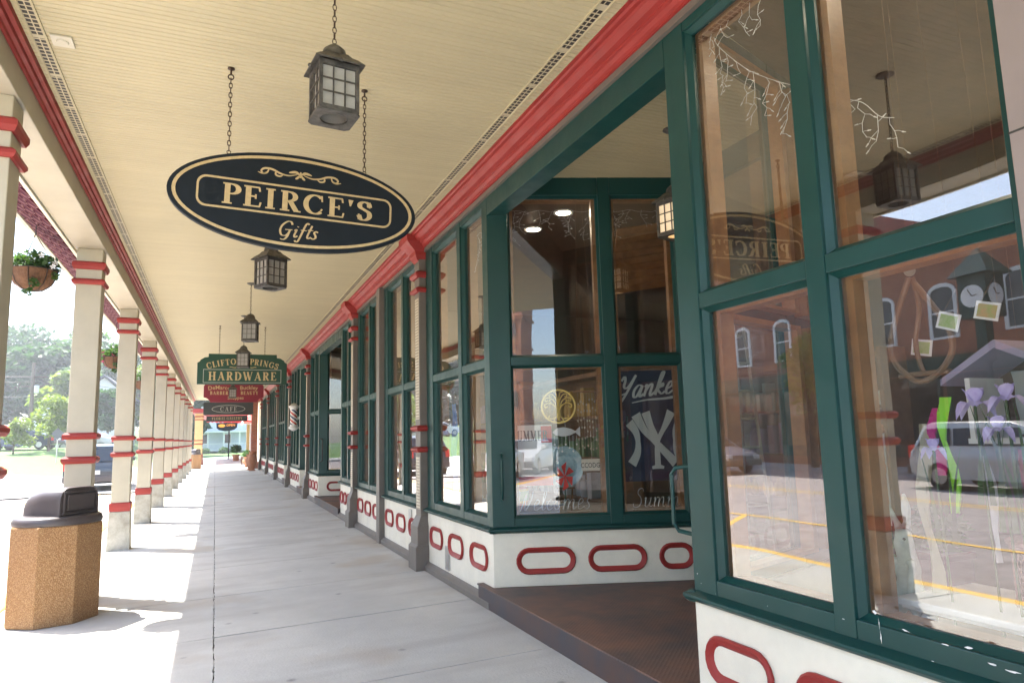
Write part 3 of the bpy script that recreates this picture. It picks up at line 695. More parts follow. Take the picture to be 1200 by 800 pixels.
def shop(label, name='shop_front', loc=(FX, 0, 0)): return thing(name, label, 'shop', loc)
def even(L, n, w=.44):
    g_ = (L-n*w)/(n+.2)
    if g_ < .06: w = (L-.07*(n+.2))/n; g_ = .07
    return [(.6*g_+i*(w+g_), .6*g_+i*(w+g_)+w) for i in range(n)]
def bay(root, ya, yb, cols, ov=3, fine=True, extra=()):
    """street-parallel bay from ya (near) to yb (far); cols in world y"""
    F = frame((FX, yb), (0, -1), (-1, 0)); L = yb-ya
    cs = sorted([(yb-b, yb-a) for a, b in cols])
    w = window(root, F, L, cs, sill='flush' if False else True, fine=fine)
    o = even(L, ov, .44)
    b = bulkhead(root, F, L, .04, o)
    return F
def pier(root, y, w=.2, base=True, zt=3.66, name='pier'):
    mb = MB(); mb.box(2.125, 2.29, y, y+w, .05, zt); p = mb.build(name, 'taupe', root, .004)
    if base:
        mb = MB(); mb.box(2.121, 2.126, y+.03, y+w-.03, 1.70, 3.1); mb.box(2.121, 2.126, y+.03, y+w-.03, .7, 1.28); mb.build('lattice_strip', 'lattice', p)
        mb = MB()
        vs = []
        for (ex, ey, z) in ((.075, .1, .0), (.075, .1, .30), (.05, .08, .33), (.05, .08, .52), (.0, .0, .63)):
            vs += [(2.124-ex, y-ey*.6, z), (2.30, y-ey*.6, z), (2.30, y+w+ey*.6, z), (2.124-ex, y+w+ey*.6, z)]
        mb.add(vs, [(4*i+q, 4*i+(q+1) % 4, 4*i+4+(q+1) % 4, 4*i+4+q) for i in range(4) for q in range(4)]+[(0, 1, 2, 3), (16, 17, 18, 19)]); mb.build('plinth', 'taupe', p, .005)
        for z0, z1 in ((3.33, 3.41), (3.16, 3.22), (1.565, 1.63), (1.33, 1.39)):
            band_mb(2.21, y+w/2, .088, w/2, z0, z1, z1-.02, .045).build('collar', 'red', p)
        # red corbel where the crown breaks round the pier
        mb = MB(); vs = []
        for (ex, ey, z) in ((.0, -.01, 3.53), (.02, .0, 3.55), (.045, .03, 3.60), (.05, .03, 3.64), (.12, .07, 3.70), (.155, .09, 3.74), (.165, .09, CZ-.002)):
            vs += [(2.122-ex, y-ey, z), (2.22, y-ey, z), (2.22, y+w+ey, z), (2.122-ex, y+w+ey, z)]
        mb.add(vs, [(4*i+q, 4*i+(q+1) % 4, 4*i+4+(q+1) % 4, 4*i+4+q) for i in range(6) for q in range(4)]+[(0, 1, 2, 3), (24, 25, 26, 27)]); mb.build('corbel', 'red', p)
    return p
CROWN = [(2.2, 3.675), (2.165, 3.675), (2.165, 3.69), (2.15, 3.698), (2.135, 3.72), (2.12, 3.727), (2.118, 3.738), (2.09, 3.748), (2.06, 3.775), (2.052, 3.79), (2.03, 3.795), (2.02, 3.808), (2.0, 3.812), (2.0, CZ-.001), (2.2, CZ-.001)]
def cornice(root, y0, y1):
    profile(CROWN, y0, y1, 'crown_moulding', 'red', root)
    profile([(2.178, 3.632), (2.178, 3.676), (2.3, 3.676), (2.3, 3.632)], y0, y1, 'frieze_board', 'taupe', root)
def recess(root, yn, yf, depth, back, sz, cols_far, cols_near, fine=True, header=True, ovals=True):
    """entry recess between yn (near corner) and yf (far corner); splay walls run in to the door"""
    zs = .225
    # tread plate
    ybf = yf-back[0]; ybn = yn+back[0]; xb = FX+depth
    mb = MB(); ext = .26
    poly = [(2.15, yn-.03), (2.15, yf+ext), (2.205, yf+ext), (2.205, yf+.0), (xb, ybf), (xb, ybn), (2.205, yn)]
    mb.prism(poly, lambda p, z: (p[0], p[1], z), .0, zs-.012); st = mb.build('entry_step', 'edgeiron', root, .004)
    poly2 = [(2.138, yn-.03), (2.138, yf+ext), (2.21, yf+ext), (2.21, yf+.0), (xb, ybf), (xb, ybn), (2.21, yn)]
    mb = MB(); mb.prism(poly2, lambda p, z: (p[0], p[1], z), zs-.0115, zs); mb.build('tread_plate', 'tread', st, .003)
    # far splay wall (faces the camera)
    d = V((depth, -back[0], 0)); Ls = d.length; d.normalize()
    Ff = frame((FX, yf), d, (d.y, -d.x)); 
    Fn0 = V((d.x, -d.y, 0)); Fn = frame((FX, yn), Fn0, (Fn0.y*-1, Fn0.x))
    for F, cols in ((Ff, cols_far), (Fn, cols_near)):
        window(root, F, Ls, cols, zt=CZ, rows=((.79, 2.10), (2.175, 3.655)), fine=fine)
        bulkhead(root, F, Ls, zs+.002, [(.19+i*.615, min(Ls-.03, .70+i*.615)) for i in range(3)] if ovals else [], base=False)
    # door at the back
    mb = MB(); xk = xb+.002; w = ybf-ybn
    for y0, y1, z0, z1 in ((ybn, ybn+.16, zs, 2.6), (ybf-.16, ybf, zs, 2.6), (ybn+.16, ybf-.16, zs, .5), (ybn+.16, ybf-.16, 2.42, 2.6), (ybn, ybf, 2.601, 2.68), (ybn, ybn+.1, 2.681, CZ), (ybf-.1, ybf, 2.681, CZ), (ybn+.1, ybf-.1, 3.6, CZ)):
        mb.box(xk, xk+.05, y0, y1, z0, z1)
    dr = mb.build('door', 'green', root, .004)
    mb = MB(); mb.add([(xk+.025, ybn+.16, .5), (xk+.025, ybf-.16, .5), (xk+.025, ybf-.16, 2.42), (xk+.025, ybn+.16, 2.42)], [(0, 1, 2, 3)])
    mb.add([(xk+.025, ybn+.1, 2.68), (xk+.025, ybf-.1, 2.68), (xk+.025, ybf-.1, 3.6), (xk+.025, ybn+.1, 3.6)], [(0, 1, 2, 3)]); mb.build('pane', 'glass', dr)
    # header beam across the opening
    mb = MB(); mb.box(2.2, 2.36, yn+.003, yf-.003, 3.465, 3.631); mb.box(2.302, 2.36, yn+.003, yf-.003, 3.632, CZ-.002); mb.build('header_beam', 'green', root, .004)
    return Ff, Fn
# ---- gift shop
gs = shop('near gift shop front with dark green framed windows, red ovals and an angled entry recess')
bay(gs, 1.225, 2.94, [(1.275, 1.988), (2.085, 2.775)], 3)
mb = MB(); mb.box(2.135, 2.4, .86, 1.222, .05, 3.66); p_ = mb.build('pier', 'pinkgrey', gs, .004); mb = MB(); mb.box(2.133, 2.1351, .87, 1.2225, 2.34, 2.346); mb.build('joint', 'joint', p_)
Ff, Fn = recess(gs, 2.94, 5.67, 1.66, (.588,), 0, [(.187, 1.02), (1.13, 1.71)], [(.187, 1.02), (1.13, 1.71)])
bay(gs, 5.67, 7.66, [(5.80, 6.43), (6.53, 7.42)], 3)
pier(gs, 7.68)
bay(gs, 7.90, 9.83, [(8.00, 8.74), (8.83, 9.64)], 3)
pier(gs, 9.83, .2, base=False)
bay(gs, 10.03, 11.86, [(10.13, 10.88), (10.97, 11.72)], 3)
pier(gs, 11.88)
cornice(gs, .8, 12.0)
# behind the camera the front just carries on
bay(gs, -1.0, .84, [(-.8, -.2), (-.05, .6)], 4, fine=False)
cornice(gs, -1, .8)
mb = MB(); pull(mb, Ff, .085, .95, 1.33); mb.build('pull_handle', 'green', gs, smooth=True)
# pull on the near splay post, standing out towards the opening
mb = MB(); pull(mb, Fn, .03, .98, 1.32, t0=.0, reach=.12); mb.build('pull_handle', 'green', gs, smooth=True)
# chipped paint on the near sill and bottom rail
mb = MB(); rc = random.Random(5)
Fb = frame((FX, 2.94), (0, -1), (-1, 0))
for s, z, w, h in ((s_, z_, w_*.6, h_*.6) for s_, z_, w_, h_ in ((.03, .80, .006, .006), (.055, .76, .005, .004), (.16, .73, .004, .004), (1.055, .80, .004, .035), (1.04, .835, .018, .012), (1.058, .755, .005, .04), (1.16, .80, .03, .006), (1.30, .79, .02, .006), (1.38, .80, .028, .007), (1.45, .77, .03, .005), (1.51, .765, .045, .006), (1.56, .748, .03, .006), (1.66, .715, .02, .02), (1.63, .70, .035, .007), (.9, .78, .012, .003), (.5, .745, .006, .003), (1.25, .725, .01, .003))):
    n = 9; pts = [(s+w*math.cos(2*PI*q/n)*rc.uniform(.35, 1.2), z+h*math.sin(2*PI*q/n)*rc.uniform(.3, 1.2)) for q in range(n)]
    mb = MB(); mb.add([Fb(a, .0006, b) for a, b in pts], [tuple(range(n))]); mb.build('paint_chip', 'chips', gs)
# utility plates on the bulkheads
def plate(y0, y1, z0, z1, label):
    mb = MB(); mb.box(2.186, 2.2, y0, y1, z0, z1); mb.box(2.183, 2.186, y0+.03, y1-.03, z0+.03, z0+.06)
    tag(mb.build('wall_plate', 'silver', None, .003, loc=(2.2, (y0+y1)/2, z0)), label, 'wall plate')
plate(6.87, 7.0, .17, .40, 'grey metal plate low on the cream bulkhead under the red ovals near the step')
plate(8.34, 8.46, .52, .64, 'small grey outlet plate above the red ovals left of the carved pier')
# ---- hardware shop
hs = shop('second shop front along the walk, with its own green entry recess', loc=(FX, 15, 0))
bay(hs, 12.1, 13.57, [(12.2, 12.78), (12.87, 13.45)], 4)
recess(hs, 13.57, 16.66, 1.66, (.588,), 0, [(.2, 1.0), (1.12, 1.68)], [(.2, 1.0), (1.12, 1.68)])
bay(hs, 16.66, 18.36, [(16.78, 17.42), (17.52, 18.22)], 3)
pier(hs, 18.38); cornice(hs, 12.0, 18.6)
mb = MB(); mb.tube([(2.22, 16.55, 1.0), (2.26, 16.47, 1.02), (2.26, 16.47, 1.5), (2.22, 16.55, 1.52)], .014, 6); mb.build('pull_handle', 'iron', hs)
# ---- barber shop
bs = shop('third shop front, holding the striped barber pole, with dark green window frames', loc=(FX, 21, 0))
recess(bs, 18.6, 20.55, 1.3, (.5,), 0, [(.2, 1.2)], [(.2, 1.2)], fine=False, ovals=False)
bay(bs, 20.55, 23.2, [(20.8, 21.5), (21.65, 22.3), (22.45, 23.0)], 4, fine=False)
pier(bs, 23.2); cornice(bs, 18.6, 23.4)
cs_ = shop('fourth shop front beyond the barber pole, dark green and narrow in the distance', loc=(FX, 30, 0))
for a, b, c in ((23.4, 25.3, 27.9), (28.1, 29.9, 33.0), (33.2, 35.0, 38.0)):
    recess(cs_, a, b, 1.2, (.5,), 0, [(.2, 1.1)], [(.2, 1.1)], fine=False, ovals=False)
    q = (c-b)/3
    bay(cs_, b, c, [(b+.2, b+q), (b+q+.15, b+2*q), (b+2*q+.15, c-.2)], 4, fine=False); pier(cs_, c)
mb = MB(); mb.box(2.2, 2.5, 38.2, YE, 0, CZ); mb.build('end_wall', 'cream', cs_)
cornice(cs_, 23.4, YE)
# shared upper room shell: party walls, back wall, floor, ceiling and display stage behind the glass
def room(root, y0, y1, x1=8.5, notch=()):
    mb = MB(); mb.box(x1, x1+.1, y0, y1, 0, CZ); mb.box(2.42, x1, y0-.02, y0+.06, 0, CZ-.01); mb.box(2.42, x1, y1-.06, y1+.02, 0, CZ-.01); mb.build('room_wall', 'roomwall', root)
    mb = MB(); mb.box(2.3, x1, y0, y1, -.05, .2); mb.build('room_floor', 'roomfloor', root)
def room_ceiling(root, polys):
    mb = MB()
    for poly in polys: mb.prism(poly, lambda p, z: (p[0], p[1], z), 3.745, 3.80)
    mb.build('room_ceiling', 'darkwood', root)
def stage(root, y0, y1, far=0, m='shelfwood'):
    mb = MB(); mb.box(2.39, 3.05, y0, y1, .66, .70); mb.box(3.0, 3.05, y0, y1, .2, .66); mb.build('display_stage', m, root)
def rceil(root, y0, y1, recs, fx=2.40):
    poly = [(8.5, y0), (8.5, y1)]
    poly2 = [(fx, y1)]
    for (yn, yf, dep, bk) in sorted(recs, key=lambda r: -r[0]):
        poly2 += [(fx, yf+.10), (FX+dep+.06, yf-bk+.10), (FX+dep+.06, yn+bk-.10), (fx, yn-.10)]
    poly2 += [(fx, y0)]
    # split into convex strips: one quad per gap (simple boxes)
    rects = []
    cur = y1
    polys = []
    xin = FX+max([r[2] for r in recs])+.06
    polys.append([(xin, y0), (8.5, y0), (8.5, y1), (xin, y1)])
    for (yn, yf, dep, bk) in sorted(recs, key=lambda r: -r[0]):
        polys.append([(fx, yf+.1), (FX+dep+.06, yf-bk+.1), (xin-.001, yf-bk+.1), (xin-.001, cur), (fx, cur)])
        cur = yf
        polys.append([(fx, yn-.1), (xin-.001, yn+bk-.1), (xin-.001, yn-.1)])
        cur = yn-.1
    polys.append([(fx, y0), (xin-.001, y0), (xin-.001, cur-.001), (fx, cur-.001)])
    room_ceiling(root, polys)
room(gs, -1.0, 11.95); rceil(gs, -.9, 11.9, [(2.94, 5.67, 1.66, .588)])
room(hs, 12.05, 18.5); rceil(hs, 12.1, 18.4, [(13.57, 16.66, 1.66, .588)])
room(bs, 18.6, 23.3); rceil(bs, 18.66, 23.2, [(18.6, 20.55, 1.3, .5)])
room(cs_, 23.4, YE)
stage(gs, -.8, 2.6); stage(gs, 6.1, 11.8); stage(hs, 12.1, 13.3); stage(hs, 17.0, 18.4); stage(bs, 21, 23)
# stage behind the far splay glass
Fs = frame((FX, 5.67), (.9426, -.3338), (-.3338, -.9426))
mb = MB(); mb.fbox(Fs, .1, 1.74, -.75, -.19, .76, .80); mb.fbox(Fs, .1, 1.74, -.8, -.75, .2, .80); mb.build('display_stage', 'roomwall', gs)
# ================================================================ LANTERNS
def lantern(loc, label, lit=False, group='hanging lanterns along the arcade', s=1., rotz=0):
    """loc = ceiling point"""
    x, y, z = 0, 0, 0
    t = thing('hanging_lantern', label, 'lantern', (0, 0, 0), group)
    hc = loc[3]                       # chain length to the top of the dome
    mb = MB(); mb.lathe([(.0, 0), (.062, 0), (.064, -.006), (.045, -.02), (.012, -.028), (.006, -.045)], (0, 0, 0), 18); mb.build('canopy', 'lantern', t, smooth=True)
    mb = MB(); chain(mb, (0, 0, -.03), (0, 0, -hc+.01), .04, .02, .0032); mb.build('chain', 'chain', t)
    top = -hc
    mb = MB()
    a = .105; e = .128
    # dome and square flared roof
    mb.lathe([(.001, 0), (.012, -.001), (.035, -.006), (.058, -.028), (.066, -.055), (.067, -.07)], (0, 0, top), 20)
    vs = []
    for (w, z) in ((.058, -.062), (.075, -.085), (.10, -.105), (e, -.135), (e, -.142), (.1, -.13)):
        vs += [(-w, -w, top+z), (w, -w, top+z), (w, w, top+z), (-w, w, top+z)]
    mb.add(vs, [(4*i+q, 4*i+(q+1) % 4, 4*i+4+(q+1) % 4, 4*i+4+q) for i in range(5) for q in range(4)]+[(0, 1, 2, 3)])
    mb.lathe([(.012, .012), (.012, -.002)], (0, 0, top), 8)
    for ang in range(4):
        c, s_ = math.cos(ang*PI/2), math.sin(ang*PI/2)
        mb.ball((c*e*.99, s_*e*.99, top-.138), .012, 6)
    mb.build('lantern_roof', 'lantern', t, smooth=True)
    zt = top-.136; zb = top-.40
    mb = MB(); a = .095; b = .085
    for sx in (-1, 1):
        for sy in (-1, 1):
            mb.box(sx*a-.009, sx*a+.009, sy*a-.009, sy*a+.009, zb, zt)
    for q in range(4):
        R = Matrix.Rotation(q*PI/2, 3, 'Z')
        def rb(x0, x1, y0, y1, z0, z1):
            mb.hexa([tuple(R @ V(p)) for p in ((x0, y0, z0), (x1, y0, z0), (x1, y1, z0), (x0, y1, z0), (x0, y0, z1), (x1, y0, z1), (x1, y1, z1), (x0, y1, z1))])
        rb(-a+.0095, a-.0095, -a-.008, -a+.006, zt-.028, zt-.001); rb(-a+.0095, a-.0095, -a-.008, -a+.006, zb+.001, zb+.022)
        for k in (-1, 1): rb(k*.030-.003, k*.030+.003, -a-.006, -a+.002, zb+.022, zt-.028)
        for k in (1, 2):
            zz = zb+.022+(zt-zb-.05)*k/3; rb(-a+.0095, a-.0095, -a-.0075, -a+.0, zz-.003, zz+.003)
    mb.build('cage', 'lantern', t)
    mb = MB(); n = 28
    sq = []; 
    for q in range(n):
        an = 2*PI*q/n; c, s_ = math.cos(an), math.sin(an); m_ = max(abs(c), abs(s_)); sq.append((c/m_*(a+.016), s_/m_*(a+.016)))
    ci = [(math.cos(2*PI*q/n)*.07, math.sin(2*PI*q/n)*.07) for q in range(n)]
    mb.ring(sq, ci, lambda p, z: (p[0], p[1], z), zb-.010, zb); mb.build('bottom_ring', 'lantern', t)
    mb = MB()
    for q in range(4):
        R = Matrix.Rotation(q*PI/2, 3, 'Z')
        mb.add([tuple(R @ V(p)) for p in ((-a, -a+.008, zb), (a, -a+.008, zb), (a, -a+.008, zt), (-a, -a+.008, zt))], [(0, 1, 2, 3)])
    mb.build('glass_panel', 'glow' if lit else 'frost', t)
    mb = MB(); mb.ball((0, 0, zt-.10), .03, 10, (1, 1, 1.5)); mb.lathe([(.014, zt-.05), (.014, zt)], (0, 0, 0), 10); mb.build('bulb', 'glow' if lit else 'white', t, smooth=True)
    t.location = loc[:3]; t.rotation_euler = (0, 0, rotz); t.scale = (s, s, s)
    return t
lantern((.452, 3.04, CZ, .63), 'nearest hanging lantern, large in front of the ceiling above the oval black sign', s=.86, rotz=.13)
lantern((.43, 6.65, CZ, .52), 'second hanging lantern, directly below the oval black sign', rotz=.52)
lantern((.43, 10.8, CZ, .46), 'third hanging lantern, right above the green sign', rotz=-.2)
lantern((.44, 13.7, CZ, .56), 'fourth hanging lantern, hanging in front of the middle of the green sign', rotz=-.2)
lantern((.44, 22.4, CZ, .62), 'fifth hanging lantern, tiny in front of the maroon sign', rotz=0)
lantern((3.20, 4.24, CZ, .45), 'lit lantern with warm glowing panes inside the entry recess', True, 'lanterns hung in the recess', rotz=.3)

# ================================================================ SIGNS
def sgn_fn(cx, y, cz, rot=0.):
    c, s = math.cos(rot), math.sin(rot)
    return lambda u, v, d: (cx+u*c-v*s, y-d, cz+u*s+v*c)
def hook_chain(root, x, y, zt, zb):
    mb = MB(); mb.lathe([(.022, 0), (.022, -.006), (.006, -.014), (.006, -.045)], (x, y, zt), 10)
    mb.tube([(x+.016*math.cos(a), y, zt-.058+.016*math.sin(a)) for a in [2*PI*k/12 for k in range(12)]], .0045, 6, True)
    mb.build('ceiling_hook', 'chain', root, smooth=True)
    mb = MB(); chain(mb, (x, y, zt-.068), (x, y, zb+.02), .04, .019, .0036)
    mb.tube([(x+.011*math.cos(a), y, zb+.008+.011*math.sin(a)) for a in [2*PI*k/10 for k in range(10)]], .003, 5, True); mb.build('chain', 'chain', root)
# oval sign
t = thing('oval_shop_sign', 'black oval sign edged in gold and reading PEIRCE\'S Gifts, hung on two chains', 'shop sign', (.445, 4.42, 2.985))
fn = sgn_fn(.447, 4.42, 2.985, math.radians(-1.9)); fb = sgn_fn(.447, 4.475, 2.985, math.radians(-1.9))
def ell(a, b, n=72): return [(a*math.cos(2*PI*i/n), b*math.sin(2*PI*i/n)) for i in range(n)]
mb = MB(); mb.prism(ell(.755, .312), lambda p, d: fn(p[0], p[1], d), -.045, 0); mb.build('board', 'signblack', t, .006)
mb = MB(); mb.ring(ell(.728, .288), ell(.708, .270), lambda p, d: fn(p[0], p[1], d), -.002, .003)
ro = rrect(.592, .098, .055); ri = rrect(.580, .086, .046)
mb.ring([(p[0]-.002, p[1]+.003) for p in ro], [(p[0]-.002, p[1]+.003) for p in ri], lambda p, d: fn(p[0], p[1], d), -.002, .003)
mb.build('gold_border', 'gold', t)
mb = MB(); letters(mb, "PEIRCE'S", lambda u, v, d: fn(u*1.30+.005, v+.002, d), .128, track=.10, bold=1.12, thickness=.004)
mb.build('lettering', 'gold', t)
mb = MB(); script(mb, 'Gifts', lambda u, v, d: fn(u*1.12+.0, v-.197, d), .098, w=.055, slant=.18, thickness=.004); mb.build('script_lettering', 'gold', t)
mb = MB()
def scroll(pts, w=.0045):
    P = crom(pts, 6); L_, R_ = ribbon(P, lambda dx, dy, f: w*(.35+1.1*math.sin(PI*min(1, f*1.02))**.8)); n = len(L_)
    vs = [fn(p[0], p[1]+.182, .003) for p in L_]+[fn(p[0], p[1]+.182, .003) for p in R_]; mb.add(vs, [(i, i+1, n+i+1, n+i) for i in range(n-1)])
for s in (-1, 1):
    scroll([(s*.02, .0), (s*.07, -.014), (s*.12, -.008), (s*.17, .012), (s*.215, .012), (s*.235, -.006), (s*.22, -.02), (s*.205, -.010)])
    scroll([(s*.10, -.008), (s*.12, -.026), (s*.145, -.022), (s*.15, -.008), (s*.138, .0)], .004)
    scroll([(s*.19, .014), (s*.20, -.012), (s*.225, -.022), (s*.255, -.016)], .004)
    scroll([(s*.005, .0), (s*.03, .014), (s*.07, .006)], .006)
    scroll([(s*.004, -.004), (s*.018, -.022), (s*.03, -.03)], .005)
scroll([(-.001, -.02), (0, .0), (.001, .02)], .006)
mb.lathe([(.011, 0)], fn(0, .205, .004), 4) if False else None
mb.build('gold_scroll', 'gold', t)
hook_chain(t, .028, 4.44, CZ, 3.262); hook_chain(t, .862, 4.44, CZ, 3.232)
# hardware sign
t = thing('hardware_sign', 'dark green CLIFTON SPRINGS HARDWARE sign with gold letters and scooped top corners', 'shop sign', (.48, 15, 2.64))
fn2 = sgn_fn(.48, 15, 2.94)
W = .845
out = [(-W, -.30), (W, -.30), (W, .10)]+arc(W, .20, .10, .10, 270, 180, 6)+[(W-.10, .215)]+arc(W-.215, .215, .1, .0, 0, 90, 1)+[(W-.26, .235), (W-.26, .27), (-W+.26, .27), (-W+.26, .235), (-W+.10, .215)]+arc(-W, .20, .10, .10, 0, -90, 6)
out = [(-W, -.30), (W, -.30), (W, .13), (W-.04, .15), (W-.06, .19), (W-.13, .235), (W-.2, .245), (W-.2, .31), (-W+.2, .31), (-W+.2, .245), (-W+.13, .235), (-W+.06, .19), (-W+.04, .15), (-W, .13)]
mb = MB(); mb.prism(out, lambda p, d: fn2(p[0], p[1], d), -.05, 0); mb.build('board', 'signgreen', t, .005)
def rrr(a, b, w): return [(-a, -b), (a, -b), (a, b), (-a, b)], [(-a+w, -b+w), (a-w, -b+w), (a-w, b-w), (-a+w, b-w)]
o_, i_ = rrr(W-.11, .135, .009)
mb = MB(); mb.ring([(p[0], p[1]-.135) for p in o_], [(p[0], p[1]-.135) for p in i_], lambda p, d: fn2(p[0], p[1], d), -.002, .004); mb.build('border_line', 'paleletter', t)
mb = MB(); letters(mb, 'HARDWARE', lambda u, v, d: fn2(u, v-.135, d), .17, track=.14, bold=1.15, thickness=.006)
letters(mb, 'CLIFTON SPRINGS', lambda u, v, d: fn2(u, v+.165, d), .118, track=.13, bold=1.15, thickness=.006, arcr=2.2); mb.build('lettering', 'gold', t)
mb = MB()
for s in (-1, 1):
    P = crom([(0, .04), (s*.08, .052), (s*.16, .036), (s*.23, .05), (s*.25, .04)], 5); L_, R_ = ribbon(P, lambda dx, dy, f: .006); n = len(L_)
    mb.add([fn2(*p, .005) for p in L_]+[fn2(*p, .005) for p in R_], [(i, i+1, n+i+1, n+i) for i in range(n-1)])
mb.build('scroll', 'gold', t)
hook_chain(t, .03, 15.02, CZ, 3.25); hook_chain(t, .89, 15.02, CZ, 3.25)
# barber sign, small letters from the plain font
def plain(text, size, fnn, u, v, m, parent, ext=.004, arcr=None, name='lettering'):
    cu = bpy.data.curves.new('t', 'FONT'); cu.body = text; cu.size = size; cu.align_x = 'CENTER'; cu.align_y = 'CENTER'; cu.extrude = ext; cu.resolution_u = 2; cu.offset = size*.012
    ob = bpy.data.objects.new('t', cu); C.objects.link(ob); dg = bpy.context.evaluated_depsgraph_get(); me = ob.evaluated_get(dg).to_mesh()
    mb = MB()
    def tf(p):
        if arcr:
            a = p.x/arcr; return ((arcr+p.y)*math.sin(a)+u, (arcr+p.y)*math.cos(a)-arcr+v)
        return (p.x+u, p.y+v)
    vs = [fnn(*tf(p.co), p.co.z+ext) for p in me.vertices]; fs = [tuple(f.vertices) for f in me.polygons]; mb.add(vs, fs)
    bpy.data.objects.remove(ob); bpy.data.curves.remove(cu)
    return mb.build(name, m, parent)
t = thing('barber_sign', 'maroon barber and beauty sign with scooped corners, gold letters, below the green sign', 'shop sign', (.5, 23.4, 2.7))
fn3 = sgn_fn(.505, 23.4, 2.99); W = .87; H = .29
out = [(-W, -.12), (-W, H-.06), (-W+.03, H-.01), (-W+.1, H), (W-.1, H), (W-.03, H-.01), (W, H-.06), (W, -.12), (W-.08, -.135), (W-.16, -.2), (W-.2, -.27), (-W+.2, -.27), (-W+.16, -.2), (-W+.08, -.135)]
mb = MB(); mb.prism(out, lambda p, d: fn3(p[0], p[1], d), -.05, 0); mb.build('board', 'signmaroon', t, .005)
mb = MB(); letters(mb, 'BARBER', lambda u, v, d: fn3(u-.43, v+.02, d), .105, track=.12, bold=1.3); mb.build('lettering', 'gold', t); mb = MB(); letters(mb, 'BEAUTY', lambda u, v, d: fn3(u+.45, v+.02, d), .105, track=.1, bold=1.3); mb.build('lettering', 'gold', t)
plain('DeMarco', .17, fn3, -.43, .185, 'gold', t, arcr=1.8); plain('Buckley', .17, fn3, .43, .185, 'gold', t, arcr=1.8); plain('Shoppes', .14, fn3, .05, -.135, 'gold', t)
hook_chain(t, .1, 23.42, CZ, 3.28); hook_chain(t, .9, 23.42, CZ, 3.28)
t = thing('cafe_sign', 'slate grey CAFE sign with pale oval line, lower lettering reads FLORAL GALLERY', 'shop sign', (.45, 30, 2.3))
fn4 = sgn_fn(.46, 30, 2.72)
mb = MB(); mb.prism([(-.92, -.12), (-.92, .35), (.92, .35), (.92, -.12), (.86, -.16), (.78, -.17), (-.74, -.17), (-.86, -.16)], lambda p, d: fn4(p[0], p[1], d), -.05, 0)
mb.prism([(-.8, -.41), (-.8, -.178), (.72, -.178), (.72, -.41)], lambda p, d: fn4(p[0], p[1], d), -.05, 0); mb.build('board', 'signslate', t, .005)
mb = MB(); mb.ring([(p[0], p[1]+.08) for p in ell(.62, .155, 40)], [(p[0], p[1]+.08) for p in ell(.595, .135, 40)], lambda p, d: fn4(p[0], p[1], d), -.002, .005)
letters(mb, 'CAFE', lambda u, v, d: fn4(u, v+.08, d), .17, track=.25, bold=.9); mb.build('lettering', 'paleletter', t)
mb = MB(); letters(mb, 'FLORAL GALLERY', lambda u, v, d: fn4(u-.04, v-.295, d), .10, track=.12, bold=1.1); mb.build('lower_lettering', 'gold', t)
hook_chain(t, .1, 30.02, CZ, 3.07); hook_chain(t, .9, 30.02, CZ, 3.07)
t = thing('open_sign', 'small black hanging sign with orange letters under the distant red awning', 'shop sign', (.6, 47.6, 2.2))
fn5 = sgn_fn(.66, 47.6, 2.45)
mb = MB(); mb.prism([(-.62, .25), (-.6, -.08), (-.45, -.2), (-.1, -.28), (.2, -.26), (.45, -.18), (.6, -.05), (.62, .25)], lambda p, d: fn5(p[0], p[1], d), -.05, 0); mb.build('board', 'signblack', t)
orange = mat('orange_letters', (.8, .3, .03), .5)
plain('OPEN', .2, fn5, .22, .09, orange, t); mb = MB(); mb.prism(ell(.2, .1, 14), lambda p, d: fn5(p[0]-.3, p[1]+.07, d), 0, .006); mb.build('emblem', orange, t)
mb = MB(); mb.tube([(.2, 47.6, 2.69), (.2, 47.6, 3.3)], .01, 4); mb.tube([(1.1, 47.6, 2.69), (1.1, 47.6, 3.3)], .01, 4); mb.build('hanger', 'iron', t)

# barber pole on the third pier
t = thing('barber_pole', 'red, white and blue striped barber pole on a green post down the walk', 'barber pole', (2.03, 20.62, 1.8))
def stripes():
    m = mat('barber_stripes', (.8, .8, .8), .25); nt = m.node_tree; N = nt.nodes; L = nt.links; b = N['Principled BSDF']
    tc = N.new('ShaderNodeTexCoord'); sp = N.new('ShaderNodeSeparateXYZ'); L.new(tc.outputs['Object'], sp.inputs[0])
    at = N.new('ShaderNodeMath'); at.operation = 'ARCTAN2'; L.new(sp.outputs[1], at.inputs[0]); L.new(sp.outputs[0], at.inputs[1])
    a = N.new('ShaderNodeMath'); a.operation = 'MULTIPLY_ADD'; a.inputs[1].default_value = 1/(2*PI)*2; L.new(at.outputs[0], a.inputs[0])
    z = N.new('ShaderNodeMath'); z.operation = 'MULTIPLY'; z.inputs[1].default_value = 4.6; L.new(sp.outputs[2], z.inputs[0]); L.new(z.outputs[0], a.inputs[2])
    f = N.new('ShaderNodeMath'); f.operation = 'FRACT'; L.new(a.outputs[0], f.inputs[0])
    r = N.new('ShaderNodeValToRGB'); r.color_ramp.interpolation = 'CONSTANT'; e = r.color_ramp.elements
    e[0].color = (.8, .8, .78, 1); e[1].position = .25; e[1].color = (.5, .03, .03, 1)
    for p, c in ((.5, (.8, .8, .78, 1)), (.75, (.03, .04, .13, 1))): q = e.new(p); q.color = c
    L.new(f.outputs[0], r.inputs[0]); L.new(r.outputs[0], b.inputs['Base Color']); return m
mb = MB(); mb.lathe([(.095, 1.93), (.095, 2.36)], (2.03, 20.62, 0), 20)
st_ = mb.build('striped_cylinder', stripes(), t, smooth=True)
mb = MB()
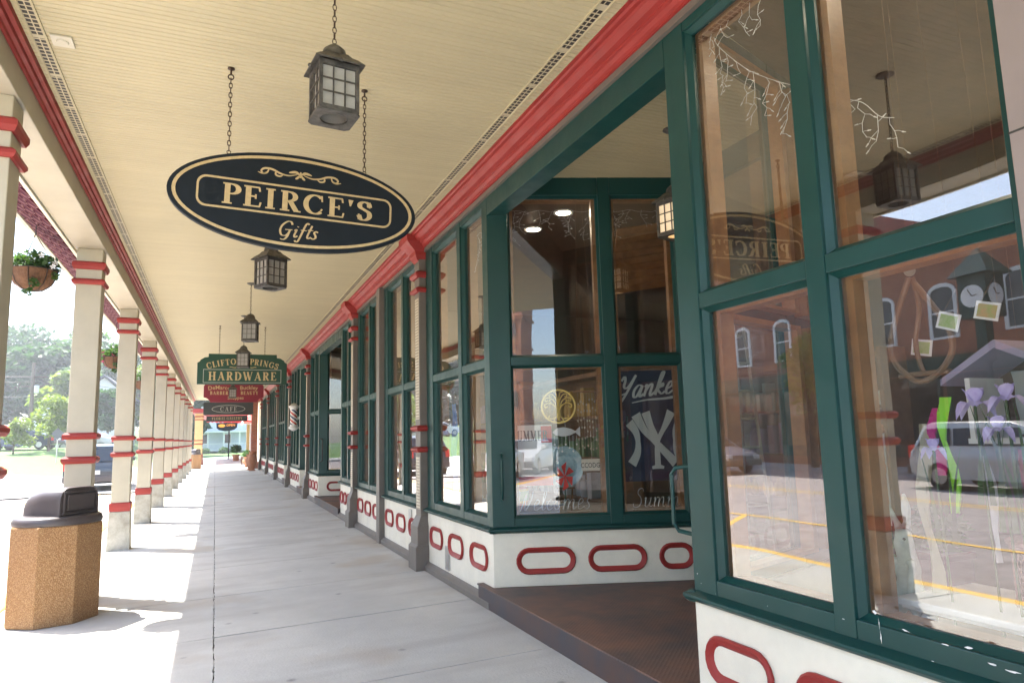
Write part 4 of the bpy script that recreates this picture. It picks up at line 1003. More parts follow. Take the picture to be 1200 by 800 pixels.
mb.lathe([(.03, 1.76), (.10, 1.80), (.135, 1.83), (.135, 1.87), (.11, 1.89), (.105, 1.929)], (2.03, 20.62, 0), 20); mb.lathe([(.105, 2.361), (.11, 2.40), (.135, 2.42), (.135, 2.46), (.10, 2.48), (.05, 2.53), (.001, 2.54)], (2.03, 20.62, 0), 20)
mb.box(2.03, 2.186, 20.6, 20.64, 1.84, 1.86); mb.box(2.03, 2.186, 20.6, 20.64, 2.43, 2.45); mb.box(2.186, 2.199, 20.58, 20.66, 1.8, 2.5); mb.build('end_caps', 'white', t, smooth=True)

# ================================================================ LITTER BINS
def litter_bin(cx, cy, label, rot=0.):
    zb = gz(cx)
    t = thing('litter_bin', label, 'litter bin', (cx, cy, zb), 'octagonal aggregate bins along the kerb side')
    R = .375; ang = [math.radians(-102+45*k) for k in range(8)]
    oc = [(R*math.cos(a), R*math.sin(a)) for a in ang]
    f = lambda p, z: (cx+p[0], cy+p[1], z)
    mb = MB()
    vs = []
    for s, z in ((.99, zb+.0), (1., zb+.02), (1., .795), (.985, .81)): vs += [(cx+p[0]*s, cy+p[1]*s, z) for p in oc]
    mb.add(vs, [(8*i+q, 8*i+(q+1) % 8, 8*i+8+(q+1) % 8, 8*i+8+q) for i in range(3) for q in range(8)]+[tuple(range(8)), tuple(range(24, 32))]); mb.build('body', 'aggregate', t, .006)
    mb = MB(); mb.lathe([(.30, .80), (.352, .812), (.356, .835), (.345, .87), (.325, .885), (.28, .89), (.001, .892)], (cx, cy, 0), 40); lid = mb.build('lid', 'plastic', t, smooth=True)
    # hood: D-section running along h, open flap end towards +h, domed at the other
    h = V((.80, -.60, 0)); w = V((.6, .8, 0)); o = V((cx, cy, .885))-h*.02
    def sec(u, wd, ht, n=12, sq=.42):
        p = []
        for i in range(n+1):
            a = PI*i/n; c, s = math.cos(a), math.sin(a)
            p.append(o+h*u+w*(wd*(abs(c)**sq)*(1 if c >= 0 else -1))+V((0, 0, ht*(abs(s)**sq))))
        return p
    secs = [(-.25, .02, .02), (-.245, .08, .085), (-.225, .135, .145), (-.18, .18, .20), (-.12, .2, .228), (-.05, .207, .238), (.04, .21, .243), (.12, .212, .246), (.235, .215, .25), (.25, .21, .245)]
    vs = []; 
    for i, (u, wd, ht) in enumerate(secs): vs += sec(u, wd, ht, 14, .75 if u < -.1 else (.6 if u < 0 else .42))
    k = 15
    mb = MB(); mb.add(vs, [(i*k+q, i*k+q+1, (i+1)*k+q+1, (i+1)*k+q) for i in range(len(secs)-1) for q in range(k-1)]+[tuple(range((len(secs)-1)*k, len(secs)*k)), tuple(range(k))])
    mb.build('hood', 'plastic', lid, smooth=True)
    # flap with a raised rim and finger recess
    mb = MB(); fo = o+h*.252
    def q4(a0, a1, z0, z1, d0, d1): 
        mb.hexa([tuple(fo+w*a+V((0, 0, z))+h*d) for d, a, z in ((d0, a0, z0), (d0, a1, z0), (d1, a1, z0), (d1, a0, z0), (d0, a0, z1), (d0, a1, z1), (d1, a1, z1), (d1, a0, z1))])
    q4(-.14, .14, .05, .185, 0, .02); q4(-.19, .19, .012, .03, 0, .02); q4(-.178, -.163, .03, .215, 0, .014); q4(.163, .178, .03, .215, 0, .014); q4(-.163, .163, .2, .215, 0, .014)
    mb.build('flap', 'plastic', lid, .003)
    t.rotation_euler = (0, 0, 0)
    return t
litter_bin(-1.30, 7.62, 'tan pebbled octagonal litter bin with brown domed lid, large at the lower left')
litter_bin(-1.08, 45.6, 'small far away tan litter bin standing beyond the last column')

# ================================================================ FOLIAGE
def leaves(n, blobs, size, rnd, flat=.5):
    mb = MB(); vs = []; fs = []
    tot = sum(b[3]**2 for b in blobs)
    for (cx, cy, cz, r) in blobs:
        for _ in range(int(n*r*r/tot)):
            while True:
                p = V((rnd.uniform(-1, 1), rnd.uniform(-1, 1), rnd.uniform(-1, 1)))
                if .25 < p.length < 1: break
            p = p.normalized()*(p.length**.5)*r*rnd.uniform(.75, 1.12); p.z *= .8
            c = V((cx, cy, cz))+p
            a = V((rnd.uniform(-1, 1), rnd.uniform(-1, 1), rnd.uniform(-.6, .6))).normalized(); b = a.cross(V((rnd.uniform(-1, 1), rnd.uniform(-1, 1), rnd.uniform(-1, 1)))).normalized()
            s = size*rnd.uniform(.6, 1.3); k = len(vs)
            vs += [c-a*s, c+b*s*.45, c+a*s, c-b*s*.45]; fs.append((k, k+1, k+2, k+3))
    return mb.add(vs, fs)
def tree_at(loc, H, r, label, m='leafmid', seed=1, n=5000, size=.22, group=None, name='leafy_tree'):
    rnd = random.Random(seed)
    t = thing(name, label, 'tree', loc, group)
    L0 = V(loc); mb = MB(); th = H*.42
    mb.tube([L0+V((0, 0, -.1)), L0+V((.03*H*.1, 0, th*.5)), L0+V((0, .05, th)), L0+V((.1, .1, H*.75))], [H*.028, H*.022, H*.018, H*.006], 8)
    for k in range(7):
        a = rnd.uniform(0, 2*PI); z = th*rnd.uniform(.75, 1.2); rr = r*rnd.uniform(.45, .8)
        mb.tube([L0+V((0, 0, z)), L0+V((math.cos(a)*rr*.5, math.sin(a)*rr*.5, z+H*.12)), L0+V((math.cos(a)*rr, math.sin(a)*rr, z+H*.22))], [H*.011, H*.008, H*.003], 5)
    mb.build('trunk', 'trunk', t, smooth=True)
    blobs = []
    for k in range(int(14)):
        a = rnd.uniform(0, 2*PI); q = rnd.uniform(.1, .85); zz = rnd.uniform(.40 if H < 6 else .14, .92); taper = 1-abs(zz-.5)*1.1
        blobs.append((loc[0]+math.cos(a)*q*r*taper, loc[1]+math.sin(a)*q*r*taper, loc[2]+H*zz, r*rnd.uniform(.28, .48)))
    leaves(n, blobs, size, rnd).build('crown', m, t)
    return t

# hanging baskets
def basket(x, y, z, label, seed=1):
    t = thing('hanging_basket', label, 'hanging basket', (x, y, z), 'flower baskets hung from the eave')
    rnd = random.Random(seed)
    mb = MB(); mb.lathe([(.001, -.17), (.09, -.16), (.16, -.11), (.195, -.04), (.21, .03), (.19, .03), (.001, .0)], (x, y, z), 20); mb.build('liner', 'coir', t, smooth=True)
    mb = MB()
    for k in range(8):
        a = 2*PI*k/8; mb.tube([(x+math.cos(a)*r_, y+math.sin(a)*r_, z+z_) for r_, z_ in ((.215, .035), (.2, -.04), (.165, -.115), (.09, -.168), (.0, -.178))], .004, 5)
    mb.tube([(x+.215*math.cos(2*PI*k/20), y+.215*math.sin(2*PI*k/20), z+.035) for k in range(20)], .005, 5, True); mb.build('wire_frame', 'iron', t)
    mb = MB()
    for k in range(3): a = 2*PI*k/3+.3; mb.tube([(x+math.cos(a)*.21, y+math.sin(a)*.21, z+.035), (x, y, z+.42)], .004, 4)
    mb.tube([(x, y, z+.42), (x, y, 3.77)], .005, 4); mb.build('hanger_wires', 'iron', t)
    bl = [(x+.13*math.cos(a), y+.13*math.sin(a), z+.10, .11) for a in [2*PI*k/6 for k in range(6)]]+[(x, y, z+.15, .13), (x-.16, y-.05, z-.0, .08), (x+.17, y-.04, z-.02, .07), (x+.02, y-.2, z-.22, .05), (x+.04, y-.2, z-.12, .06)]
    leaves(900, bl, .035, rnd).build('foliage', 'leafmid', t)
    mb = MB()
    for k in range(26):
        a = rnd.uniform(0, 2*PI); r_ = rnd.uniform(.12, .25); zz = rnd.uniform(-.12 if seed == 2 else .0, .16); c = V((x+math.cos(a)*r_, y+math.sin(a)*r_, z+zz)); n = 5; mb = MB()
        for q in range(n):
            b = 2*PI*q/n; d = V((math.cos(b), -.3, math.sin(b))); e = V((math.cos(b+.9), -.3, math.sin(b+.9)))
            mb.add([c, c+d*.02, c+(d+e)*.018, c+e*.02], [(0, 1, 2, 3)])
        mb.build('blossom', 'petunia' if seed == 2 else 'white', t)
    return t
basket(-1.74, 8.2, 3.23, 'hanging basket of green leaves between the two nearest columns', 1)
basket(-1.72, 14.4, 3.04, 'hanging basket with bright pink flowers spilling over its rim', 2)
basket(-1.72, 19.6, 3.02, 'farther hanging basket, half hidden between the third and fourth columns', 3)

# ================================================================ VEHICLES
def car(x, y, face, colour, label, kind='suv', sc=1., zg=ROAD, group=None):
    """built nose towards +Y in local axes, face = rotation"""
    t = thing('parked_car', label, 'car', (0, 0, 0), group)
    paint = mat('car_paint', colour, .3, metal=.3, coat=.6)
    if kind == 'suv':
        side = [(-2.3, .42), (-2.34, .75), (-2.28, 1.0), (-2.18, 1.08), (-1.95, 1.66), (-1.7, 1.74), (.25, 1.72), (.55, 1.62), (1.15, 1.12), (2.05, 1.0), (2.28, .88), (2.36, .62), (2.32, .38), (1.95, .3), (-1.9, .3)]
        gl = [(-1.88, 1.56), (-2.06, 1.12), (1.02, 1.13), (.52, 1.56)]
    else:
        side = [(-2.2, .4), (-2.28, .8), (-2.2, .98), (-1.6, 1.05), (-1.0, 1.42), (-.3, 1.46), (.35, 1.42), (1.05, 1.0), (2.0, .85), (2.25, .7), (2.3, .42), (1.9, .28), (-1.9, .28)]
        gl = [(-.95, 1.36), (-1.45, 1.04), (.92, 1.0), (.35, 1.34)]
    hw = .92
    def xw(z): return hw*(1 if z < 1.05 else 1-.22*(z-1.05)/.65)
    # body lofted across the width with rounded shoulders
    st = [(-1., .90), (-.97, .965), (-.9, .99), (-.6, 1.0), (0, 1.005), (.6, 1.0), (.9, .99), (.97, .965), (1., .90)]
    cy_, cz_ = 0, .85; vs = []
    for u, s in st: vs += [(u*xw(z), cy_+(yy-cy_)*(.97+.03*(s-.9)*10), cz_+(z-cz_)*(s if z > .9 else 1)) for yy, z in side]
    k = len(side); mb = MB(); mb.add(vs, [(i*k+q, i*k+(q+1) % k, (i+1)*k+(q+1) % k, (i+1)*k+q) for i in range(len(st)-1) for q in range(k)]+[tuple(range(k)), tuple(range((len(st)-1)*k, len(st)*k))])
    body = mb.build('body', paint, t, smooth=True)
    mb = MB()
    for s in (-1, 1):
        n = 3
        for i in range(n):
            f0, f1 = i/n+.015, (i+1)/n-.015
            lerp = lambda a, b, f: (a[0]+(b[0]-a[0])*f, a[1]+(b[1]-a[1])*f)
            a, b, c, d = lerp(gl[0], gl[3], f0), lerp(gl[0], gl[3], f1), lerp(gl[1], gl[2], f1), lerp(gl[1], gl[2], f0)
            mb.add([(s*(xw(z)+.004), yy, z) for yy, z in (a, b, c, d)], [(0, 1, 2, 3)])
    zt = 1.58 if kind == 'suv' else 1.32
    if kind == 'suv':
        mb.add([(-.68, -2.2, 1.12), (.68, -2.2, 1.12), (.62, -2.0, 1.56), (-.62, -2.0, 1.56)], [(0, 1, 2, 3)]); mb.add([(-.72, 1.12, 1.17), (.72, 1.12, 1.17), (.64, .63, 1.60), (-.64, .63, 1.60)], [(0, 1, 2, 3)])
    else:
        mb.add([(-.68, -1.56, 1.1), (.68, -1.56, 1.1), (.6, -1.05, 1.42), (-.6, -1.05, 1.42)], [(0, 1, 2, 3)]); mb.add([(-.72, 1.0, 1.06), (.72, 1.0, 1.06), (.62, .42, 1.42), (-.62, .42, 1.42)], [(0, 1, 2, 3)])
    mb.build('windows', 'carglass', t)
    for yy in (-1.42, 1.42):
        for s in (-1, 1):
            mb = MB(); ax = Matrix.Rotation(PI/2, 3, 'Y'); mb.lathe([(.2, -.12), (.33, -.12), (.36, -.09), (.36, .09), (.33, .12), (.2, .12)], (s*.80, yy, .36), 24, ax); w = mb.build('wheel', 'tyre', t, smooth=True)
            mb = MB(); mb.lathe([(.001, .10), (.05, .13), (.1, .1), (.2, .105), (.21, .125), (.0205, .124)] if s > 0 else [(.001, -.10), (.05, -.13), (.1, -.1), (.2, -.105), (.21, -.125), (.0205, -.124)], (s*.80, yy, .36), 20, ax); mb.build('rim', 'rim', w)
    zz = .95 if kind == 'suv' else .78
    for s in (-1, 1):
        mb = MB(); mb.box(min(s*.7, s*.9), max(s*.7, s*.9), -2.345, -2.2, zz-.14, zz+.2); mb.build('tail_light', 'lampred', t, .02)
        mb = MB(); mb.box(min(s*.55, s*.86), max(s*.55, s*.86), 2.1, 2.3, zz-.2, zz-.04); mb.build('headlight', 'clearlamp', t, .02)
        mb = MB(); mb.box(min(s*.92, s*1.08), max(s*.92, s*1.08), .85, .98, 1.05, 1.2); mb.build('mirror', paint, t, .02)
    mb = MB(); mb.box(-.9, .9, -2.42, -2.26, .38, .62); mb.build('bumper', 'plastic', t, .04); mb = MB(); mb.box(-.9, .9, 2.24, 2.4, .34, .56); mb.build('bumper', 'plastic', t, .04)
    mb = MB(); mb.box(-.27, .27, -2.37, -2.33, .66, .80); mb.build('plate', 'white', t, .004)
    t.location = (x, y, zg); t.rotation_euler = (0, 0, face); t.scale = (sc, sc, sc)
    return t
car(-4.08, 31.8, 0, (.03, .04, .05), 'dark blue grey SUV parked at the kerb beyond the second column, tail towards the camera')
car(-13.9, 11.2, PI, (.62, .62, .60), 'white SUV parked across the street, seen mirrored in the near shop window')
car(-13.9, 23.5, PI, (.03, .04, .09), 'dark car parked across the street opposite the middle columns', 'sedan')
car(-13.9, 4.2, PI, (.2, .03, .03), 'dark red car parked straight across the street from the camera', 'sedan')
def lawn_z(x, y): return hill(x, y)
for (x, y, c, f, l, k) in ((-13.2, 63, (.015, .03, .08), PI*.42, 'dark blue car beyond the lawn, below the diamond road sign', 'sedan'), (-9.5, 66, (.45, .45, .45), PI*.4, 'pale grey car far off between the second and third columns', 'sedan'), (-16.4, 68.5, (.6, .6, .6), PI*.45, 'white car farthest away behind the small bright tree', 'sedan')):
    car(x, y, f, c, l, k, zg=lawn_z(x, y)+.02)
# cars mirrored in the recess glass, parked down the street behind the camera
for i, (x, y, c, l) in enumerate(((-4.3, -14, (.55, .55, .55), 'silver car at the near kerb, first in the row behind the camera'), (-4.3, -20, (.6, .6, .58), 'white car second in the row behind the camera'), (-4.3, -26, (.1, .12, .2), 'navy car third in the row behind the camera'))): car(x, y, 0, c, l, 'sedan')

# ================================================================ FAR PLACES
# trees beyond the lawn
tree_at((-11.2, 60.5, hill(-11.2, 60.5)-.25), 4.1, 2.0, 'small bright yellow green tree on the lawn, left of the second column', 'leafyel', 3, 2600, .16, name='young_tree')
tree_at((-13.0, 59, hill(-13, 59)-.2), 2.6, 1.2, 'smallest young tree with thin stem, at the photo\'s left edge', 'leafyel', 5, 1500, .13, name='young_tree')
spec = [(-27, 96, 13, 6.5, 'leafdark', 'tall dark tree at far left behind the utility pole'), (-20.5, 92, 10.0, 5.5, 'leafdark', 'broad dark tree behind the lawn right of the utility pole'), (-16.0, 96, 10.6, 5.0, 'leafmid', 'rounded mid green tree just left of the second column'),
        (-14.0, 82, 6.6, 3.2, 'leafyel', 'paler tree overhanging the road left of the second column'), (-33, 100, 15, 7, 'leafmid', 'tall tree at far left mostly behind the nearest column'), (-11, 104, 12, 5, 'leafmid', 'mid green tree between second and third columns behind the white house'),
        (-9.4, 76, 5.2, 2.0, 'leafdark', 'dark bushy tree beside the white house between two columns'), (-7.2, 92, 11.5, 4.5, 'leafyel', 'light green tree right behind the pink flower basket'), (-3.6, 96, 13.5, 4.6, 'leafdark', 'dark tall tree left of the yellow pillar at the end of the arcade'), (2.5, 128, 13, 6, 'leafmid', 'tree behind the distant porch house'), (-24, 118, 15, 8, 'leafdark', 'large dark tree at the back of the hill'), (-17.5, 110, 13.5, 6, 'leafmid', 'green tree at the back of the hill, centre')]
for i, (x, y, h, r, m, l) in enumerate(spec): tree_at((x, y, hill(x, y) if x < -5.2 else -.1), h, r, l, m, 20+i, 5200, .44, 'trees beyond the road bend')
# trees on the street, seen in the glass
tree_at((-17.9, 21.5, -.06), 5.6, 1.7, 'small street tree across the road seen mirrored beside the brick shop', 'leafyel', 41, 1800, .13, name='street_tree')
# utility pole with cross arms and wires
t = thing('utility_pole', 'tall wooden utility pole with wires rising left of the second column', 'utility pole', (-16.0, 78, hill(-16, 78)))
z0 = hill(-16, 78); mb = MB(); mb.tube([(-16, 78, z0-.2), (-16, 78, 9.4)], [.19, .14], 10); mb.build('pole', 'trunk', t, smooth=True)
mb = MB(); mb.box(-17.1, -14.9, 77.9, 78.02, 8.0, 8.12); mb.box(-16.9, -15.1, 77.9, 78.02, 7.1, 7.2); mb.build('cross_arm', 'trunk', t)
mb = MB(); mb.lathe([(.2, 0), (.22, .05), (.22, .7), (.18, .75)], (-15.65, 77.9, 6.5), 14); mb.build('transformer', 'silver', t, smooth=True)
mb = MB()
for k, (x, z) in enumerate(((-17, 8.1), (-15, 8.1), (-16, 7.6), (-16, 6.2))):
    for (ex, ey, ez) in ((-55, 70, z+2.0), (5, 100, z+.5)):
        P = [(x+(ex-x)*i/10, 78+(ey-78)*i/10, z+(ez-z)*i/10-1.2*math.sin(PI*i/10)) for i in range(11)]; mb.tube(P, .022, 4)
mb.build('wires', 'iron', t)
# diamond road sign seen from behind
t = thing('road_sign', 'diamond road sign seen from behind on a thin post', 'road sign', (-9.6, 54.5, hill(-9.6, 54.5)))
mb = MB(); z0 = hill(-9.6, 54.5); mb.tube([(-9.6, 54.5, z0-.1), (-9.6, 54.5, 2.55)], .035, 6); mb.build('post', 'silver', t)
mb = MB(); mb.hexa([(-9.6, 54.44, 1.95), (-9.22, 54.44, 2.33), (-9.22, 54.46, 2.33), (-9.6, 54.46, 1.95), (-9.98, 54.44, 2.33), (-9.6, 54.44, 2.71), (-9.6, 54.46, 2.71), (-9.98, 54.46, 2.33)]); mb.build('sign_panel', 'slate', t)
# flag on an angled staff
t = thing('hanging_flag', 'white flag hanging from a slanted staff in front of the dark trees', 'flag', (-12.4, 66, 4.4))
mb = MB(); mb.tube([(-13.6, 66, 3.1), (-12.0, 66, 5.1)], .03, 5); mb.tube([(-13.6, 66, 3.1), (-13.6, 66.2, hill(-13.6, 66))], .05, 6); mb.build('staff', 'white', t)
vs = []; fs = []
for i in range(7):
    for j in range(9):
        a = i/6; b = j/8; vs.append((-12.05-1.15*a-.1*b, 66-.03+.06*math.sin(9*a+2*b), 5.05-1.44*a-.9*b*(.4+.6*a)))
fs = [(i*9+j, i*9+j+1, i*9+j+10, i*9+j+9) for i in range(6) for j in range(8)]
MB().add(vs, fs).build('cloth', 'white', t, smooth=True)
# houses
def house(x0, x1, y0, y1, zb, H, rh, label, wall, roof, wins, porch=False, name='house'):
    t = thing(name, label, 'house', ((x0+x1)/2, y0, zb))
    mb = MB(); mb.box(x0, x1, y0, y1, zb-.6, zb+H); mb.build('wall', wall, t)
    mb = MB(); xm = (x0+x1)/2; o = .5
    mb.prism([(x0-o, zb+H-.2), (xm, zb+H+rh), (x1+o, zb+H-.2), (x1+o, zb+H-.02), (xm, zb+H+rh+.22), (x0-o, zb+H-.02)], lambda p, y: (p[0], y, p[1]), y0-o, y1+o); mb.build('roof', roof, t)
    mb = MB(); mb.prism([(x0+.01, zb+H), (x1-.01, zb+H), (xm, zb+H+rh-.1)], lambda p, y: (p[0], y, p[1]), y0+.02, y1-.02); mb.build('gable', wall, t)
    for (wx, wz, ww, wh) in wins:
        mb = MB(); mb.ring([(wx-ww/2-.1, wz-.1), (wx+ww/2+.1, wz-.1), (wx+ww/2+.1, wz+wh+.1), (wx-ww/2-.1, wz+wh+.1)], [(wx-ww/2, wz), (wx+ww/2, wz), (wx+ww/2, wz+wh), (wx-ww/2, wz+wh)], lambda p, y: (p[0], y, p[1]), y0-.06, y0+.02); f = mb.build('window', 'white', t)
        mb = MB(); mb.box(wx-ww/2, wx+ww/2, y0-.012, y0-.002, wz, wz+wh); mb.build('pane', 'carglass', f)
    if porch:
        mb = MB(); mb.box(x0-.3, x1+.3, y0-2.6, y0, zb+.3, zb+.5); mb.box(x0-.3, x1+.3, y0-2.7, y0, zb+2.9, zb+3.1); mb.build('porch_deck', 'white', t)
        n = 6
        for k in range(n):
            px = x0-.1+(x1-x0+.2)*k/(n-1); mb = MB(); mb.box(px-.1, px+.1, y0-2.55, y0-2.35, zb+.5, zb+2.9); mb.build('porch_post', 'white', t)
        mb = MB(); mb.box(x0, x1, y0-2.5, y0-2.42, zb+1.32, zb+1.40); mb.box(x0, x1, y0-2.5, y0-2.42, zb+.62, zb+.68)
        k = x0
        while k < x1: mb.box(k, k+.05, y0-2.48, y0-2.44, zb+.68, zb+1.32); k += .16
        mb.build('railing', 'white', t)
    return t
whitewall = mat('white_clapboard', (.72, .73, .74), .7); bluewall = mat('pale_blue_clapboard', (.55, .6, .66), .7)
house(-13.2, -8.6, 84, 92, hill(-11, 84)-.2, 4.6, 2.2, 'white gabled house with dark roof between the second and third columns', whitewall, 'slate', [(-12, 4.3, .7, 1.1), (-10.2, 4.3, .7, 1.1)])
house(-5.0, 5.2, 110, 118, -.05, 5.2, 2.5, 'pale blue house with a white railed porch at the very end of the walk', bluewall, 'slate', [(-1.5, 1.3, .9, 1.3), (1.6, 1.3, .9, 1.3), (-1.5, 3.9, .9, 1.2), (1.6, 3.9, .9, 1.2)], True)
rnd = random.Random(9)
for i, (x, y, r, l) in enumerate(((-3.2, 104, .9, 'round green bush left of the porch of the pale blue house'), (-1.2, 105, .6, 'low green bush in front of the porch railing'), (1.2, 105, .7, 'bush right of the low bush before the porch'), (-9.6, 72.5, .8, 'leafy bush beside the distant cars'), (-8.0, 73, .7, 'bush between the second and third columns under the white house'))):
    zb = -.1 if y > 80 else hill(x, y)
    t = thing('garden_bush', l, 'bush', (x, y, zb)); leaves(900, [(x, y, zb+r*.6, r), (x+r*.5, y, zb+r*.4, r*.6), (x-r*.5, y, zb+r*.4, r*.6)], .12, rnd).build('foliage', 'leafmid', t)
    mb = MB(); mb.tube([(x, y, zb-.1), (x, y, zb+r*.6)], .05, 5); mb.build('stem', 'trunk', t)
# yellow pillar and porch of the next building
t = thing('yellow_pillar', 'thick yellow pillar with red base and bands behind the distant litter bin', 'pillar', (-1.05, 53.5, 0))
mb = MB(); mb.box(-1.32, -.8, 53.1, 53.62, .6, 3.5); mb.build('shaft', 'yellowwall', t, .01)
for z0, z1 in ((3.25, 3.32), (3.05, 3.1), (1.62, 1.68), (1.38, 1.44), (.56, .72)): band_mb(-1.06, 53.36, .26, .26, z0, z1, z1-.02, .05).build('collar', 'red', t)
mb = MB(); mb.hexa([(-1.45, 52.97, -.1), (-.67, 52.97, -.1), (-.67, 53.75, -.1), (-1.45, 53.75, -.1), (-1.36, 53.06, .56), (-.76, 53.06, .56), (-.76, 53.66, .56), (-1.36, 53.66, .56)]); mb.build('footing', 'brick', t)
yb = thing('yellow_building', 'yellow clad building beyond the arcade with tan and yellow pilasters', 'building', (2.4, 56, 0))
mb = MB(); mb.box(2.75, 9, 42.3, 70, -.1, 6); mb.build('wall', 'cream', yb)
for y0, m in ((43.2, 'yellowwall'), (45.6, 'yellowwall'), (50, 'yellowwall'), (56, 'white'), (62, 'yellowwall')):
    mb = MB(); mb.box(2.4, 2.749, y0, y0+.9, -.05, 3.9); mb.build('pilaster', m, yb, .01)
    mb = MB(); mb.box(2.73, 2.748, y0+1.1, y0+2.2, .8, 2.8); mb.build('window', 'carglass', yb)
mb = MB(); mb.box(-1.5, 9, 52.4, 70, 3.55, 3.8); mb.build('porch_roof', 'red', yb)
t = thing('red_awning', 'red awning with white edge over the far end of the walk', 'awning', (.7, 49.5, 3))
mb = MB(); mb.hexa([(-.55, 48.2, 2.95), (2.4, 48.2, 2.78), (2.4, 51.9, 3.55), (-.55, 51.9, 3.55), (-.55, 48.2, 2.98), (2.4, 48.2, 2.81), (2.4, 51.9, 3.58), (-.55, 51.9, 3.58)]); mb.build('canvas', 'redfabric', t)
mb = MB(); k = -.55
while k < 2.3: mb.prism([(k, 2.96-(k+.55)*.058), (k, 2.80-(k+.55)*.058), (k+.12, 2.75-(k+.55)*.058), (k+.24, 2.80-(k+.55)*.058), (k+.24, 2.96-(k+.55)*.058)], lambda p, y: (p[0], y, p[1]), 48.17, 48.19); k += .245
mb.build('valance', 'redfabric', t)
t = thing('side_awning', 'pale striped awning sloping out over the walk from the right hand shops', 'awning', (2.1, 43.5, 3.4))
mb = MB(); mb.hexa([(2.4, 42.4, 3.55), (2.4, 45.5, 3.55), (1.45, 45.5, 2.65), (1.45, 42.4, 2.65), (2.4, 42.4, 3.59), (2.4, 45.5, 3.59), (1.43, 45.5, 2.68), (1.43, 42.4, 2.68)]); mb.build('canvas', 'white', t)
mb = MB(); mb.box(1.42, 1.44, 42.4, 45.5, 2.48, 2.66); mb.build('valance', 'white', t)
mb = MB(); mb.tube([(1.44, 42.45, 2.6), (2.4, 42.45, 2.5)], .02, 5); mb.tube([(1.44, 45.4, 2.6), (2.4, 45.4, 2.5)], .02, 5); mb.build('arm', 'silver', t)
# brick red pillar and urns at the end of the right hand side
for y, l, x in ((40.6, 'red brick pillar at the far right end of the arcade', 1.95),):
    t = thing('brick_pillar', l, 'pillar', (x, y, .04)); mb = MB(); mb.box(x-.16, x+.16, y-.16, y+.16, .4, 3.66); mb.build('shaft', 'brick', t); mb = MB(); mb.box(x-.24, x+.24, y-.24, y+.24, -.02, .4); mb.box(x-.22, x+.22, y-.22, y+.22, 3.66, 3.8); mb.build('base', 'brick', t)
def urn(x, y, label, h=.8, plant=False):
    z = gz(x); t = thing('clay_urn', label, 'urn', (x, y, z), 'clay urns by the far shop fronts')
    mb = MB(); mb.lathe([(.15, z), (.17, z+.03), (.1, z+.08), (.12, z+.15), (.24, z+h*.5), (.22, z+h*.72), (.15, z+h*.84), (.2, z+h), (.15, z+h-.02), (.001, z+h*.85)], (x, y, 0), 18); mb.build('pot', 'terracotta', t, smooth=True)
    if plant: leaves(260, [(x, y, z+h+.15, .25)], .07, random.Random(4)).build('foliage', 'leafmid', t)
urn(1.75, 37.6, 'largest clay urn at the foot of the last shop front pier', .95); urn(1.7, 39.0, 'clay urn just in front of the red brick pillar', .8); urn(1.7, 43.0, 'clay urn with a small plant beyond the brick pillar', .6, True)
t = thing('wooden_bench', 'small wooden bench against the yellow wall at the far end', 'bench', (1.8, 50, .04))
mb = MB(); mb.box(1.6, 2.0, 49.4, 50.9, .44, .49); mb.build('seat', 'shelfwood', t); mb = MB(); mb.box(2.0, 2.05, 49.4, 50.9, .49, .95); mb.build('backrest', 'shelfwood', t)
for yy in (49.5, 50.8):
    mb = MB(); mb.box(1.63, 1.68, yy-.03, yy+.03, .03, .44); mb.box(1.93, 1.98, yy-.03, yy+.03, .03, .44); mb.build('leg', 'shelfwood', t)
t = thing('lamp_post', 'slim dark post standing on the walk before the porch house', 'post', (1.1, 66, 0)); mb = MB(); mb.tube([(1.1, 66, -.1), (1.1, 66, 2.75)], .06, 8); mb.build('pole', 'iron', t); mb = MB(); mb.lathe([(.12, 2.75), (.16, 2.8), (.16, 2.95), (.05, 3.1), (.01, 3.12)], (1.1, 66, 0), 10); mb.build('cap', 'iron', t)
t = thing('potted_shrub', 'round green shrub in a pot right of the slim dark post', 'plant', (1.5, 58, .04)); leaves(400, [(1.5, 58, .95, .42)], .1, random.Random(8)).build('foliage', 'leafmid', t); mb = MB(); mb.lathe([(.2, .0), (.27, .5), (.001, .5)], (1.5, 58, .04), 12); mb.build('pot', 'terracotta', t)

